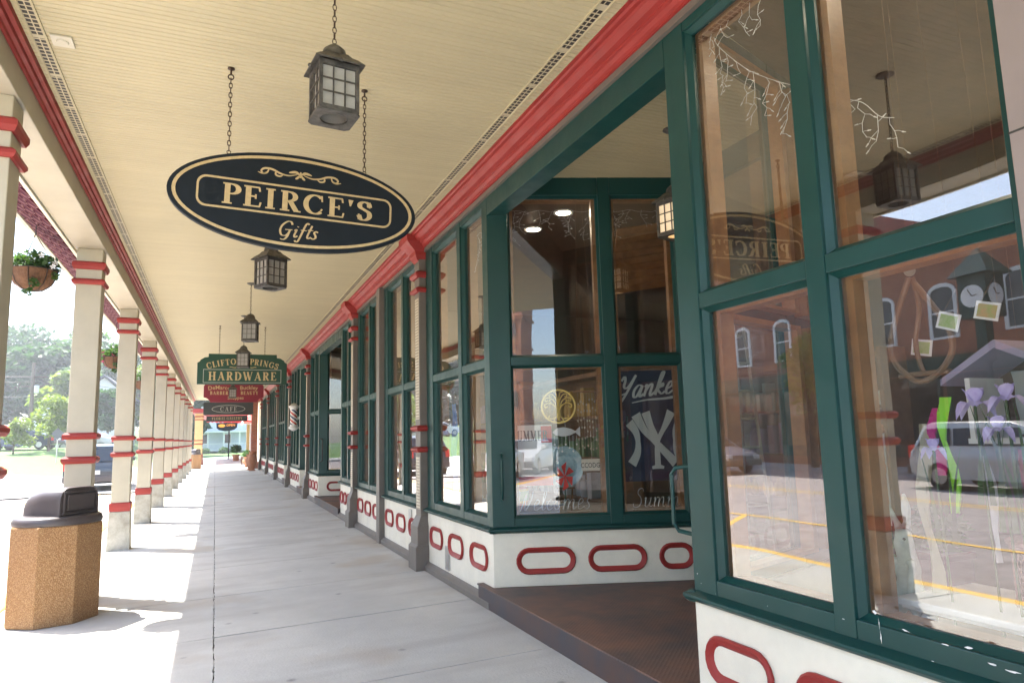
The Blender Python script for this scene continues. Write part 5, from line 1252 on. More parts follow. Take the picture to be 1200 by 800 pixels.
# ================================================================ ACROSS THE STREET (mirrored in the glass)
def brick_block(y0, y1, H, label, m='brick', x=-19.6, storefront=True, seed=1):
    t = thing('brick_building', label, 'building', (x, (y0+y1)/2, -.06))
    mb = MB(); mb.box(x-12, x, y0, y1, -.1, H); mb.build('wall', m, t)
    mb = MB(); mb.box(x-.05, x+.35, y0-.05, y1+.05, H-.5, H-.15); mb.box(x-.05, x+.55, y0-.1, y1+.1, H-.15, H+.1)
    k = y0+.2
    while k < y1-.3: mb.box(x+.001, x+.28, k, k+.16, H-.8, H-.501); k += .55
    mb.build('cornice', 'white' if seed == 2 else 'beam', t, .01)
    n = int((y1-y0)/2.3); wpitch = (y1-y0)/n
    for fl in range(int((H-4.4)/3.1)):
        zb = 4.6+fl*3.1
        for i in range(n):
            c = y0+wpitch*(i+.5); a = arc(c, zb+1.55, .42, .2, 0, 180, 8)
            P = [(c-.42, zb), (c+.42, zb)]+a; Q = [(c-.54, zb-.08), (c+.54, zb-.08)]+arc(c, zb+1.55, .54, .34, 0, 180, 8)
            mb = MB(); mb.ring(Q, P, lambda p, d: (x+d, p[0], p[1]), -.02, .07); mb.box(x-.01, x+.05, c-.42, c+.42, zb+.82, zb+.88); w = mb.build('window', 'white', t)
            mb = MB(); mb.prism(P, lambda p, d: (x+d, p[0], p[1]), .003, .02); mb.build('pane', 'carglass', w)
    if storefront:
        mb = MB(); mb.box(x-.02, x+.25, y0+.3, y1-.3, 3.3, 3.9); mb.build('signband', 'green', t)
        n = int((y1-y0)/3.4)
        for i in range(n):
            a = y0+.4+(y1-y0-.8)*i/n; b = y0+.4+(y1-y0-.8)*(i+1)/n-.25
            mb = MB(); mb.ring([(a, .3), (b, .3), (b, 3.25), (a, 3.25)], [(a+.12, .75), (b-.12, .75), (b-.12, 3.1), (a+.12, 3.1)], lambda p, d: (x+d, p[0], p[1]), -.01, .15); w = mb.build('shop_window', 'green', t)
            mb = MB(); mb.box(x+.003, x+.02, a+.12, b-.12, .75, 3.1); mb.build('pane', 'carglass', w)
    return t
brick_block(20.6, 33.5, 10.5, 'red brick block with arched windows opposite, mirrored in the near left pane')
brick_block(10.2, 20.5, 8.6, 'darker brick block with pale cornice opposite, mirrored in the near right pane', 'brick2', seed=2)
brick_block(-6, 10.1, 9.6, 'brick block directly opposite the camera', 'brick', seed=3)
brick_block(-130, -104, 13.0, 'low brick row closing the street behind the camera', 'brick2', x=-8, seed=4)
# brick tower mirrored in the recess glass
t = thing('brick_tower', 'red brick tower with corbelled top, mirrored in the left recess pane', 'tower', (-25, -92, 0)); TX, TY = 2.6, -38.5
mb = MB(); mb.box(-28.6, -22.6, -94, -88, -.1, 24); mb.build('shaft', 'brick2', t)
mb = MB()
for z0, z1, e in ((9.2, 9.5, .15), (14.6, 14.95, .2), (18.9, 19.3, .25), (23.2, 24, .45), (24, 24.5, .7)): mb.box(-28.6-e, -22.6+e, -94-e, -88+e, z0, z1)
mb.build('corbel_bands', 'brick', t)
for zz in (5.5, 11.2, 16.2, 20.2):
    for xx in (-27.4, -25.6, -23.8):
        mb = MB(); P = [(xx-.42, zz), (xx+.42, zz)]+arc(xx, zz+1.9, .42, .42, 0, 180, 8); Q = [(xx-.6, zz-.15), (xx+.6, zz-.15)]+arc(xx, zz+1.9, .6, .6, 0, 180, 8)
        mb.ring(Q, P, lambda p, y: (p[0], y, p[1]), -88.01, -87.9); w = mb.build('window', 'brick', t)
        mb = MB(); mb.prism(P, lambda p, y: (p[0], y, p[1]), -88.0, -87.96); mb.build('pane', 'carglass', w)
mb = MB(); mb.add([(-29.4, -94.8, 24.51), (-21.8, -94.8, 24.51), (-21.8, -87.2, 24.51), (-29.4, -87.2, 24.51), (-25.6, -91, 31)], [(0, 1, 2, 3), (0, 1, 4), (1, 2, 4), (2, 3, 4), (3, 0, 4)]); mb.build('roof', 'slate', t)
# post clock across the road
t = thing('street_clock', 'green four-faced street clock on a post across the road, mirrored in the glass', 'clock', (-17.4, 13.9, -.2))
mb = MB(); mb.lathe([(.3, -.2), (.3, .2), (.16, .5), (.1, .7), (.09, 3.3), (.16, 3.4)], (-12.0+-5.4, 13.9, 0), 12); cl0 = mb.build('post', 'green', t, smooth=True)
mb = MB(); cx, cy = -17.4, 13.9; mb.box(cx-.42, cx+.42, cy-.42, cy+.42, 4.7, 6.0); mb.box(cx-.16, cx+.16, cy-.16, cy+.16, 3.4, 4.7)
mb.add([(cx-.62, cy-.62, 6.0), (cx+.62, cy-.62, 6.0), (cx+.62, cy+.62, 6.0), (cx-.62, cy+.62, 6.0), (cx, cy, 6.9)], [(0, 1, 2, 3), (0, 1, 4), (1, 2, 4), (2, 3, 4), (3, 0, 4)]); mb.build('case', 'green', t)
for q in range(4):
    R = Matrix.Rotation(q*PI/2, 3, 'Z'); ax = R @ Matrix.Rotation(PI/2, 3, 'Y')
    mb = MB(); mb.lathe([(.001, .43), (.34, .43), (.34, .425)], (cx, cy, 5.35), 24, ax); f = mb.build('dial', 'white', t)
    mb = MB()
    for (dy, dz, l, w) in ((.1, .2, 1, .02), (-.16, .02, 1, .025)):
        mb.tube([tuple(V((cx, cy, 5.35))+R @ V((.44, 0, 0))), tuple(V((cx, cy, 5.35))+R @ V((.44, dy, dz)))], .014, 4)
    mb.build('hand', 'iron', f)
# ================================================================ THINGS BEHIND THE GLASS
def icicles(F, s0, s1, z, t, label, seed, drops=6, maxd=.34, path=None):
    rnd = random.Random(seed); mb = MB(); mb2 = MB()
    top = crom([(s, t+rnd.uniform(-.004, .004), z+rnd.uniform(-.02, .01)) for s in [s0+(s1-s0)*i/8 for i in range(9)]], 3)
    if path:
        top = crom([(s, t+rnd.uniform(-.01, .01), zz) for s, zz in path], 4)
    mb.tube([F(*p) for p in top], .0013, 4)
    def ztop(s):
        for a, b in zip(top, top[1:]):
            if a[0] <= s <= b[0]: return a[2]+(b[2]-a[2])*(s-a[0])/max(1e-6, b[0]-a[0])
        return top[-1][2]
    for k in range(drops):
        s = s0+(s1-s0)*(k+.5+rnd.uniform(-.3, .3))/drops; z_ = ztop(s) if path else z; zz = z_; L_ = rnd.uniform(.35, 1)*maxd; x = s; pts = [(x, t, zz)]
        while z_-zz < L_:
            x += rnd.uniform(-.03, .03); zz -= rnd.uniform(.025, .045); pts.append((x, t+rnd.uniform(-.006, .006), zz))
            if rnd.random() < .85:
                dx = rnd.choice((-1, 1))*rnd.uniform(.02, .05); dz = rnd.uniform(-.035, .012)
                mb.tube([F(x, t, zz), F(x+dx*.6, t, zz+dz*.4), F(x+dx, t, zz+dz)], .0012, 3)
                d = V((dx, 0, dz)).normalized(); mb2.tube([F(x+dx, t, zz+dz), F(x+dx+d.x*.016, t, zz+dz+d.z*.016)], [.0032, .0016], 5)
        if len(pts) > 1: mb.tube([F(*p) for p in pts], .0013, 4)
    a = F((s0+s1)/2, t, z); th = thing('icicle_lights', label, 'string lights', a, 'white icicle string lights inside the panes')
    mb.build('wire', 'white', th); mb2.build('bulbs', 'white', th)
Fa = frame((FX, 2.94), (0, -1), (-1, 0))
icicles(Fa, .10, .72, 3.58, -.15, 'white icicle lights across the upper left pane of the nearest window', 1, 10, .24, [(.11, 3.58), (.22, 3.62), (.24, 3.50), (.44, 3.26), (.60, 3.12), (.72, 3.03)])
icicles(Fa, .22, .85, 3.56, -.13, 'thin white icicle lights high along the top edge of the upper left pane', 21, 9, .16, [(.20, 3.55), (.35, 3.565), (.5, 3.55), (.7, 3.56), (.86, 3.55)])
icicles(Fa, .9, 1.2, 2.97, -.20, 'white icicle lights strung low in the upper right pane of the nearest window', 12, 4, .20, [(.88, 2.98), (.93, 2.88), (1.03, 2.81), (1.10, 2.72), (1.17, 2.68)])
icicles(Ff, .2, 1.0, 3.55, -.13, 'white icicle lights along the upper left pane of the recess window', 3, 7, .30)
icicles(Ff, 1.13, 1.7, 3.55, -.13, 'white icicle lights along the upper right pane of the recess window', 4, 6, .30)
F2 = frame((FX, 7.66), (0, -1), (-1, 0))
icicles(F2, 1.38, 1.84, 3.45, -.13, 'white icicle lights in the pane just left of the green corner post', 5, 5, .35)

def fw(x): return lambda a, b, d: (x-d, 0, 0)
# hoop of bent wood with a small ball at the top
t = thing('wooden_hoop', 'onion shaped bent wood hoop with a ball on top, hanging in the nearest window', 'hoop ornament', (2.62, 1.93, 2.14))
hp = [(1.945, 2.10), (2.0, 1.99), (2.055, 1.86), (2.05, 1.76), (1.985, 1.69), (1.93, 1.67), (1.86, 1.70), (1.80, 1.77), (1.80, 1.86), (1.86, 1.97), (1.925, 2.07)]
mb = MB(); P = crom([(2.62, a, b) for a, b in hp], 5)
mb.tube(P, [.012]*len(P), 8); P2 = crom([(2.64, a, b) for a, b in [(1.945, 2.1), (1.93, 1.97), (1.96, 1.84), (1.95, 1.74), (1.92, 1.675)]], 5); mb.tube(P2, .010, 8); mb.tube([(2.63, 2.04, 1.70), (2.63, 1.82, 1.70)], .012, 6); mb.build('hoop', 'shelfwood', t, smooth=True)
mb = MB(); mb.ball((2.62, 1.94, 2.125), .022, 12); mb.build('ball', 'beam', t, smooth=True); mb = MB(); mb.tube([(2.62, 1.94, 2.145), (2.62, 1.94, 3.74)], .0007, 4); mb.build('cord', 'shelfwood', t)
# cards on strings
cardgreen = mat('card_print', (.5, .55, .3), .6, color2=(.3, .45, .12), nscale=40); 
def cardon(y, z, rot, label, x=2.6, m=cardgreen):
    t = thing('hanging_card', label, 'card', (x, y, z), 'greeting cards hung on strings in the window'); c, s = math.cos(rot), math.sin(rot); f = lambda u, v, d: (x-d, y-(u*c-v*s), z+u*s+v*c)
    g_ = lambda p, d: f(p[0], p[1], d); mb = MB(); mb.prism([(-.045, -.033), (.045, -.033), (.045, .033), (-.045, .033)], g_, 0, .003); mb.build('card', 'white', t); mb = MB(); mb.prism([(-.035, -.024), (.035, -.024), (.035, .024), (-.035, .024)], g_, .0031, .004); mb.build('picture', m, t)
    mb = MB(); mb.tube([f(-.03, .03, 0), f(0, .13, 0), f(.03, .03, 0)], .0015, 4); mb.tube([f(0, .13, 0), (x, y, 3.74)], .0006, 4); mb.build('string', 'shelfwood', t)
cardon(1.785, 1.89, -.35, 'white bordered green card hanging nearest the wooden hoop'); cardon(1.635, 1.905, -.3, 'white bordered orange and green card, right one of the two cards', m=mat('card_print_orange', (.6, .35, .15), .6, color2=(.35, .45, .15), nscale=40))
cardon(1.95, 1.81, -.2, 'green and white card hanging inside the wooden hoop', x=2.66)
# birdhouse with purple roof
t = thing('bird_feeder_house', 'ornamental feeder house with pale purple pitched roof in the nearest window', 'birdhouse', (2.75, 1.66, 1.5))
lilac = mat('lilac_paint', (.34, .3, .43), .6)
mb = MB(); mb.prism([(1.86, 1.67), (1.64, 1.80), (1.40, 1.67), (1.40, 1.645), (1.64, 1.77), (1.86, 1.645)], lambda p, x: (x, p[0], p[1]), 2.62, 2.9); mb.build('roof', lilac, t)
mb = MB(); mb.box(2.66, 2.86, 1.45, 1.80, 1.42, 1.44); mb.box(2.66, 2.86, 1.46, 1.48, 1.44, 1.67); mb.box(2.66, 2.86, 1.77, 1.79, 1.44, 1.67); mb.build('frame', 'white', t)
mb = MB(); mb.tube([(2.76, 1.64, 1.8), (2.76, 1.64, 3.74)], .0008, 4); mb.build('cord', 'shelfwood', t)
# garden banners and wind-sock tails
def cloth(y0, y1, z0, z1, x, col, label, name='garden_banner', wav=.012):
    m = mat('cloth_dye', col, .85); vs = []; n = 8
    for j in range(n+1):
        for i in range(5):
            u = i/4; v = j/n; vs.append((x+wav*math.sin(9*v+5*u+y0*20), y0+(y1-y0)*u+wav*.6*math.sin(6*v+y0*9), z0+(z1-z0)*v))
    return tag(MB().add(vs, [(j*5+i, j*5+i+1, j*5+i+6, j*5+i+5) for j in range(n) for i in range(4)]).build(name, m, None, smooth=True, loc=(x, (y0+y1)/2, z0)), label, 'banner' if name == 'garden_banner' else 'streamer')
cloth(1.50, 1.66, 1.36, 1.72, 2.92, (.1, .45, .12), 'bright green garden banner behind the purple irises'); cloth(1.38, 1.5, 1.40, 1.74, 2.92, (.6, .12, .05), 'red and orange garden banner at the photo\'s right edge')
cloth(1.52, 1.64, 1.52, 1.62, 2.88, (.6, .08, .06), 'small red striped banner above the purple irises'); cloth(1.66, 1.78, 1.45, 1.70, 2.94, (.5, .6, .62), 'pale grey white garden banner under the purple roof')
for y, z0, z1, w, c, l in ((1.885, 1.30, 1.56, .035, (.6, .01, .22), 'hot pink fabric streamer, leftmost of the streamers'), (1.84, 1.16, 1.60, .035, (.35, .8, .04), 'lime green fabric streamer beside the pink one'), (1.70, 1.0, 1.45, .03, (.6, .6, .62), 'white fabric streamer under the irises'), (1.56, 1.05, 1.42, .03, (.02, .22, .08), 'dark green fabric streamer right of the white one'), (1.60, 1.1, 1.40, .03, (.5, .02, .05), 'crimson fabric streamer at the lower right of the irises'), (1.95, .85, 1.5, .05, (.45, .42, .28), 'long beige fabric streamer left of the pink one')):
    cloth(y-w/2, y+w/2, z0, z1, 2.6+.05*(z1 < 1.45), c, l, 'fabric_streamer', .018)
petal = mat('iris_petal', (.62, .56, .85), .55, color2=(.4, .33, .7), nscale=25); leafm = 'leafmid'
def iris(y, z, s, label, seed):
    rnd = random.Random(seed); t = thing('silk_iris', label, 'flower', (2.5, y, z), 'purple silk irises in the nearest window'); mb = MB()
    for k in range(7):
        a = 2*PI*k/7+rnd.uniform(-.2, .2); upw = (k % 2 == 0); vs = []; n = 5
        for i in range(n+1):
            f = i/n; r = s*(.08+f*.9); w = s*.34*math.sin(PI*min(1, f*.93+.06))**.7
            h = (s*.75*f**.7 if upw else s*(.25*math.sin(PI*f)-.55*f*f)); rr = r*(.45 if upw else 1)
            c = V((math.cos(a)*rr*.6, math.sin(a)*rr, h)); e = V((-math.sin(a)*.6, math.cos(a), 0))*w
            vs += [V((2.5, y, z))+c-e+V((0, 0, .2*w)), V((2.5, y, z))+c+V((0, 0, -.05*s)), V((2.5, y, z))+c+e+V((0, 0, .2*w))]
        mb.add(vs, [(3*i+q, 3*i+q+1, 3*i+q+4, 3*i+q+3) for i in range(n) for q in range(2)])
    mb.build('petals', petal, t, smooth=True); mb = MB(); mb.tube([(2.5, y, z), (2.52, y+.01, z-.2), (2.55, y+.02, .72)], .005, 5)
    for k in range(3):
        yy = y+rnd.uniform(-.06, .06); lean = rnd.uniform(-.1, .1); vs = []
        for i in range(6): f = i/5; vs += [(2.53, yy-.012*(1-f)+lean*f*f, z-.35+.38*f), (2.53, yy+.012*(1-f)+lean*f*f, z-.35+.38*f)]
        mb.add(vs, [(2*i, 2*i+1, 2*i+3, 2*i+2) for i in range(5)])
    mb.build('stem', leafm, t)
iris(1.655, 1.56, .085, 'largest purple silk iris, upper left of the bunch', 1); iris(1.545, 1.575, .075, 'purple silk iris at the upper right of the bunch', 2); iris(1.585, 1.47, .07, 'lower right purple silk iris', 3); iris(1.83, 1.40, .06, 'small violet silk iris low beside the pink streamer', 4)
# rabbit statue: one continuous skinned body
def skin_mesh(name, verts, edges, m, parent, lvl=2):
    me = bpy.data.meshes.new(name); me.from_pydata([v[0] for v in verts], edges, []); ob = bpy.data.objects.new(name, me); C.objects.link(ob)
    sk = ob.modifiers.new('skin', 'SKIN'); me.skin_vertices[0].data[0].use_root = True
    for i, v in enumerate(verts): me.skin_vertices[0].data[i].radius = v[1]
    ss = ob.modifiers.new('sub', 'SUBSURF'); ss.levels = lvl; ss.render_levels = lvl
    dg = bpy.context.evaluated_depsgraph_get(); me2 = bpy.data.meshes.new_from_object(ob.evaluated_get(dg)); bpy.data.objects.remove(ob)
    me2.name = name; me2.materials.clear(); me2.materials.append(M[m] if isinstance(m, str) else m); me2.polygons.foreach_set('use_smooth', [True]*len(me2.polygons))
    o = bpy.data.objects.new(name, me2); C.objects.link(o)
    if parent: o.parent = parent
    return o
R_ = lambda a, b=None: (a, b or a)
t = thing('rabbit_statue', 'pale green grey standing rabbit statue with long ears, lower left of the nearest window', 'statue', (2.62, 2.08, .70))
rv = [((0, 0, .13), R_(.05, .048)), ((0, .0, .22), R_(.042)), ((-.005, 0, .285), R_(.03)), ((-.012, 0, .335), R_(.034)), ((-.05, 0, .33), R_(.02)),
      ((0, .035, .40), R_(.010, .014)), ((.0, .07, .455), R_(.010, .02)), ((.0, .092, .50), R_(.005, .006)), ((0, -.014, .40), R_(.010, .014)), ((0, -.016, .46), R_(.010, .02)), ((0, -.010, .52), R_(.005, .006)),
      ((-.03, .045, .25), R_(.018)), ((-.055, .05, .18), R_(.014)), ((-.06, .045, .11), R_(.012)), ((-.03, -.045, .25), R_(.018)), ((-.055, -.05, .18), R_(.014)), ((-.06, -.045, .12), R_(.012)),
      ((-.01, .05, .08), R_(.042)), ((-.03, .055, .02), R_(.022)), ((-.09, .055, .012), R_(.014)), ((-.01, -.05, .08), R_(.042)), ((-.03, -.055, .02), R_(.022)), ((-.09, -.055, .012), R_(.014))]
re_ = [(0, 1), (1, 2), (2, 3), (3, 4), (3, 5), (5, 6), (6, 7), (3, 8), (8, 9), (9, 10), (1, 11), (11, 12), (12, 13), (1, 14), (14, 15), (15, 16), (0, 17), (17, 18), (18, 19), (0, 20), (20, 21), (21, 22)]
skin_mesh('body', [(v[0], v[1]) for v in rv], re_, 'statue', t)
mb = MB()
for s in (-1, 1): mb.ball((2.62-.038, 2.08+s*.024, 1.04), .006, 8)
mb.build('eyes', 'iron', t, smooth=True)
mb = MB(); mb.box(2.50, 2.70, 1.98, 2.18, .701, .712); mb.build('base', 'statue', t, .004)
# white bench shelf, wicker basket, brown box, tall post behind, sticker
t = thing('white_display_bench', 'low white bench with turned legs at the bottom of the nearest window', 'display bench', (2.6, 1.55, .7))
mb = MB(); mb.box(2.44, 2.92, 1.05, 2.02, .815, .842); mb.box(2.46, 2.90, 1.07, 2.0, .80, .8145); mb.build('top', 'white', t, .006)
for yy in (1.93, 1.3):
    mb = MB(); mb.lathe([(.03, .701), (.035, .72), (.018, .74), (.03, .77), (.02, .79), (.03, .799)], (2.52, yy, 0), 14); mb.build('leg', 'white', t, smooth=True)
t = thing('wicker_basket', 'tall pinkish open weave wicker basket standing on the white bench', 'basket', (2.72, 1.62, .843))
mb = MB(); n = 28
for k in range(n):
    a = 2*PI*k/n
    for s in (-1, 1): mb.tube([(2.72+.09*math.cos(a+s*f*.9), 1.62+.09*math.sin(a+s*f*.9), .85+.2*f) for f in (0, .25, .5, .75, 1)], .0028, 4)
for z in (.85, .86, 1.045, 1.055): mb.tube([(2.72+.092*math.cos(2*PI*k/24), 1.62+.092*math.sin(2*PI*k/24), z) for k in range(24)], .006, 5, True)
mb.lathe([(.085, .846), (.001, .847)], (2.72, 1.62, 0), 20); mb.build('weave', 'wicker', t)
mb = MB(); mb.lathe([(.105, 1.062), (.108, 1.075), (.09, 1.085), (.001, 1.09)], (2.72, 1.62, 0), 24); mb.build('lid', 'wicker', t, smooth=True)
t = thing('brown_planter_box', 'dark brown square planter box behind the rabbit statue', 'planter', (2.9, 2.2, .7)); mb = MB(); mb.box(2.80, 2.98, 2.05, 2.28, .701, .93); mb.box(2.79, 2.99, 2.04, 2.29, .93, .955); mb.build('box', 'maroon', t, .004)
mb = MB(); mb.box(2.81, 2.97, 2.06, 2.27, .9551, .957); mb.build('soil', 'joint', t); leaves(160, [(2.89, 2.16, 1.05, .13)], .035, random.Random(2)).build('foliage', 'leafmid', t)
t = thing('window_sticker', 'small white and red sticker at the bottom of the nearest pane', 'sticker', (2.257, 2.04, .85)); mb = MB(); mb.box(2.2562, 2.2572, 2.005, 2.06, .838, .872); mb.build('sheet', 'white', t); mb = MB(); mb.box(2.2552, 2.2561, 2.010, 2.045, .842, .856); mb.build('print', 'redfabric', t)
# glass chimes left
def chime(x, y, zt, label, n=5):
    t = thing('wind_chime', label, 'wind chime', (x, y, zt)); mb = MB(); mb.lathe([(.001, .01), (.03, 0), (.035, -.03), (.03, -.035)], (x, y, zt), 12); mb.lathe([(.02, -.16), (.03, -.17), (.028, -.2), (.01, -.22)], (x, y, zt), 12); mb.build('bell', 'terracotta', t, smooth=True)
    mb = MB()
    for k in range(n): a = 2*PI*k/n; mb.tube([(x+.028*math.cos(a), y+.028*math.sin(a), zt-.03), (x+.028*math.cos(a), y+.028*math.sin(a), zt-.3-.03*k)], .004, 5)
    mb.tube([(x, y, zt), (x, y, 3.74)], .0006, 3); mb.build('rods', 'silver', t)
chime(2.62, 2.17, 1.50, 'brown bell wind chime hanging at the left edge of the nearest lower right pane')
# shelving with goods deeper in the shop: each shelf unit with its stock
def shelf(x, y0, y1, label, seed, face=-1, x1=None):
    rnd = random.Random(seed); t = thing('display_shelf', label, 'shelf', (x, (y0+y1)/2, .2), 'wooden display shelves inside the shop')
    mb = MB(); mb.box(x-.18, x-.15, y0, y1, .2, 2.2) if face > 0 else mb.box(x+.15, x+.18, y0, y1, .2, 2.2)
    for yy in (y0, y1-.04): mb.box(x-.149, x+.149, yy, yy+.04, .2, 2.2)
    for z in (.3, .75, 1.2, 1.65, 2.1): mb.box(x-.149, x+.149, y0+.041, y1-.041, z, z+.03)
    mb.build('rack', 'shelfwood', t)
    pal = [(.5, .45, .35), (.35, .12, .08), (.12, .2, .3), (.5, .5, .52), (.15, .25, .12), (.45, .3, .1), (.3, .2, .35)]
    for q, z in enumerate((.331, .781, 1.231, 1.681)):
        mb = MB(); y = y0+.1
        while y < y1-.2:
            w = rnd.uniform(.05, .1); h = rnd.uniform(.12, .34)
            if rnd.random() < .5: mb.lathe([(w*.5, z), (w*.62, z+h*.3), (w*.5, z+h*.7), (w*.22, z+h*.8), (w*.25, z+h), (.001, z+h)], (x+rnd.uniform(-.05, .03), y+w*.6, 0), 10)
            else: mb.box(x-.08, x+.06, y, y+w, z, z+h)
            y += w*1.5+rnd.uniform(.02, .08)
        mb.build('stock', mat('stock_%d' % q, pal[(q+seed) % 7], .5), t)
shelf(4.4, .2, 2.4, 'wooden shelf of mixed gifts behind the nearest window', 1)
shelf(3.9, 6.2, 8.6, 'wooden shelf of gifts behind the window left of the recess', 2); shelf(3.9, 9.0, 11.4, 'wooden shelf of gifts behind the window between the two carved piers', 3); shelf(5.6, 4.4, 6.6, 'wooden shelf of gifts deep inside beyond the recess window', 4); shelf(6.8, -1.2, 2.2, 'tall shelf of gifts against the back wall', 5)
# ceiling downlights inside
def downlight(x, y, z, label):
    t = thing('ceiling_downlight', label, 'downlight', (x, y, z), 'lit round downlights in the dark shop ceiling')
    mb = MB(); mb.lathe([(.1, 0), (.1, -.012), (.075, -.012), (.07, -.002)], (x, y, z), 20); mb.build('trim', 'white', t, smooth=True)
    mb = MB(); mb.lathe([(.07, -.006), (.04, -.02), (.001, -.024)], (x, y, z), 16); mb.build('bulb', 'lamp', t, smooth=True)
for i, (x, y, l) in enumerate(((3.22, 6.12, 'lit downlight at the top of the upper left recess pane'), (3.17, 6.75, 'lit downlight just below and left of the other in the recess pane'), (5.0, 7.6, 'small lit downlight farther back, seen through the recess glass'), (5.2, 5.2, 'lit downlight deep in the shop behind the hanging banner'), (4.2, 1.6, 'lit downlight above the nearest window display'), (3.9, 9.8, 'lit downlight behind the window between the piers'), (6.2, 3.4, 'lit downlight above the shop door area'), (5.6, -.4, 'lit downlight behind the camera side of the shop'), (2.86, 2.1, 'added downlight brightening the rabbit statue display'), (2.9, 1.35, 'added downlight brightening the iris display at the right'))): downlight(x, y, 3.744, l)  # the two over the near window display are added to brighten its goods
# ---- behind the recess glass
def fS(s, t, z): return Fs(s, t, z)
def onS(s0, z0, t): return lambda u, v, d: Fs(s0+u, t+d, z0+v)
# tree of life disc
t = thing('tree_of_life_disc', 'round gold tree of life ornament hanging behind the lower left recess pane', 'ornament', Fs(.61, -.14, 1.735)); f = onS(.612, 1.74, -.14); mb = MB()
mb.ring(ell(.158, .155, 40), ell(.143, .139, 40), lambda p, d: f(p[0], p[1], d), -.004, .004)
def tw(pts, r): mb.tube([f(a*1.05, b, 0) for a, b in crom(pts, 4)], r*1.15, 5)
for s in (-1, 1):
    tw([(s*.012, -.10), (s*.012, -.03), (s*.035, .01), (s*.08, .03), (s*.115, .015), (s*.11, -.01), (s*.09, .0)], .0055); tw([(s*.01, -.03), (s*.03, .04), (s*.07, .075), (s*.11, .07), (s*.105, .045), (s*.085, .055)], .005); tw([(s*.005, -.0), (s*.015, .06), (s*.045, .105), (s*.075, .105), (s*.07, .085), (s*.055, .09)], .005)
    tw([(s*.0, .02), (s*.01, .09), (s*.02, .125), (s*.04, .125)], .0045); tw([(s*.012, -.09), (s*.05, -.11), (s*.085, -.1), (s*.075, -.08)], .0055); tw([(s*.03, -.105), (s*.04, -.13), (s*.02, -.135)], .005); tw([(s*.06, .03), (s*.075, .055), (s*.06, .06)], .004)
mb.tube([f(0, -.13, 0), f(0, -.05, 0), f(0, .02, 0)], [.016, .010, .007], 6)
mb.build('filigree', mat('gold_filigree', (.75, .55, .16), .35, metal=.3), t); mb = MB(); mb.tube([f(0, .152, 0), f(.0, .34, 0)], .002, 4); mb.build('cord', 'gold', t)
# SUMMER sign
t = thing('summer_sign', 'white wall sign with grey letters reading SUMMER behind the lower left recess pane', 'sign', Fs(.35, -.3, 1.3)); f = onS(.36, 1.32, -.26)
mb = MB(); mb.prism([(-.2, -.28), (.2, -.28), (.2, .26), (-.2, .26)], lambda p, d: f(p[0], p[1], d), -.02, 0); mb.build('board', 'white', t)
mb = MB(); letters(mb, 'SUMMER', lambda u, v, d: f(u*.72, v+.165, d), .09, track=.02, bold=1.2, thickness=.003); mb.build('lettering', 'slate', t); mb = MB(); mb.prism([(.1, .1), (.198, .1), (.198, .25), (.1, .25)], lambda p, d: f(p[0], p[1], d), .0001, .001) ; mb.prism([(-.198, -.279), (.198, -.279), (.198, -.2), (-.198, -.2)], lambda p, d: f(p[0], p[1], d), .0001, .001); mb.build('red_block', 'redfabric', t)
# fish and driftwood chime
t = thing('fish_chime', 'silver fish shaped wind chime with shell drops under the gold disc', 'wind chime', Fs(.68, -.15, 1.51)); f = onS(.67, 1.51, -.16); mb = MB()
mb.prism([(-.13, 0), (-.09, .035), (-.02, .045), (.05, .03), (.10, .008), (.15, .05), (.15, -.045), (.10, -.008), (.05, -.028), (-.02, -.04), (-.09, -.03)], lambda p, d: f(p[0]*.9, p[1], d), -.006, .006); mb.build('fish', 'silver', t, .002)
mb = MB()
for k in range(7): u = -.1+.2*k/6; mb.tube([f(u, -.03, 0), f(u, -.10-.03*(k % 3), 0)], .0012, 3); mb.ball(f(u, -.11-.03*(k % 3), 0), .009, 6)
mb.tube([f(0, .045, 0), f(0, .10, 0)], .0015, 3); mb.build('drops', 'white', t)
# shell chimes cluster
t = thing('shell_chime', 'wide shell wind chime with many small pale drops right of the gold disc', 'wind chime', Fs(.88, -.2, 1.8)); mb = MB(); rnd = random.Random(6)
for k in range(8):
    s = .80+.026*k; z = 1.86; mb.tube([Fs(s, -.2, z), Fs(s, -.2, 1.35)], .001, 3)
    for q in range(6): mb.ball(Fs(s+rnd.uniform(-.005, .005), -.2, 1.8-.08*q-rnd.uniform(0, .05)), .008, 5, (1, 1, 1.4))
mb.build('shells', 'beam', t); mb = MB(); mb.tube([Fs(.76, -.2, 1.87), Fs(1.0, -.2, 1.87)], .008, 6); mb.tube([Fs(.8, -.2, 1.87), Fs(.85, -.2, 3.7)], .0015, 3); mb.tube([Fs(.97, -.2, 1.87), Fs(.9, -.2, 3.7)], .0015, 3); mb.build('rod', 'shelfwood', t)
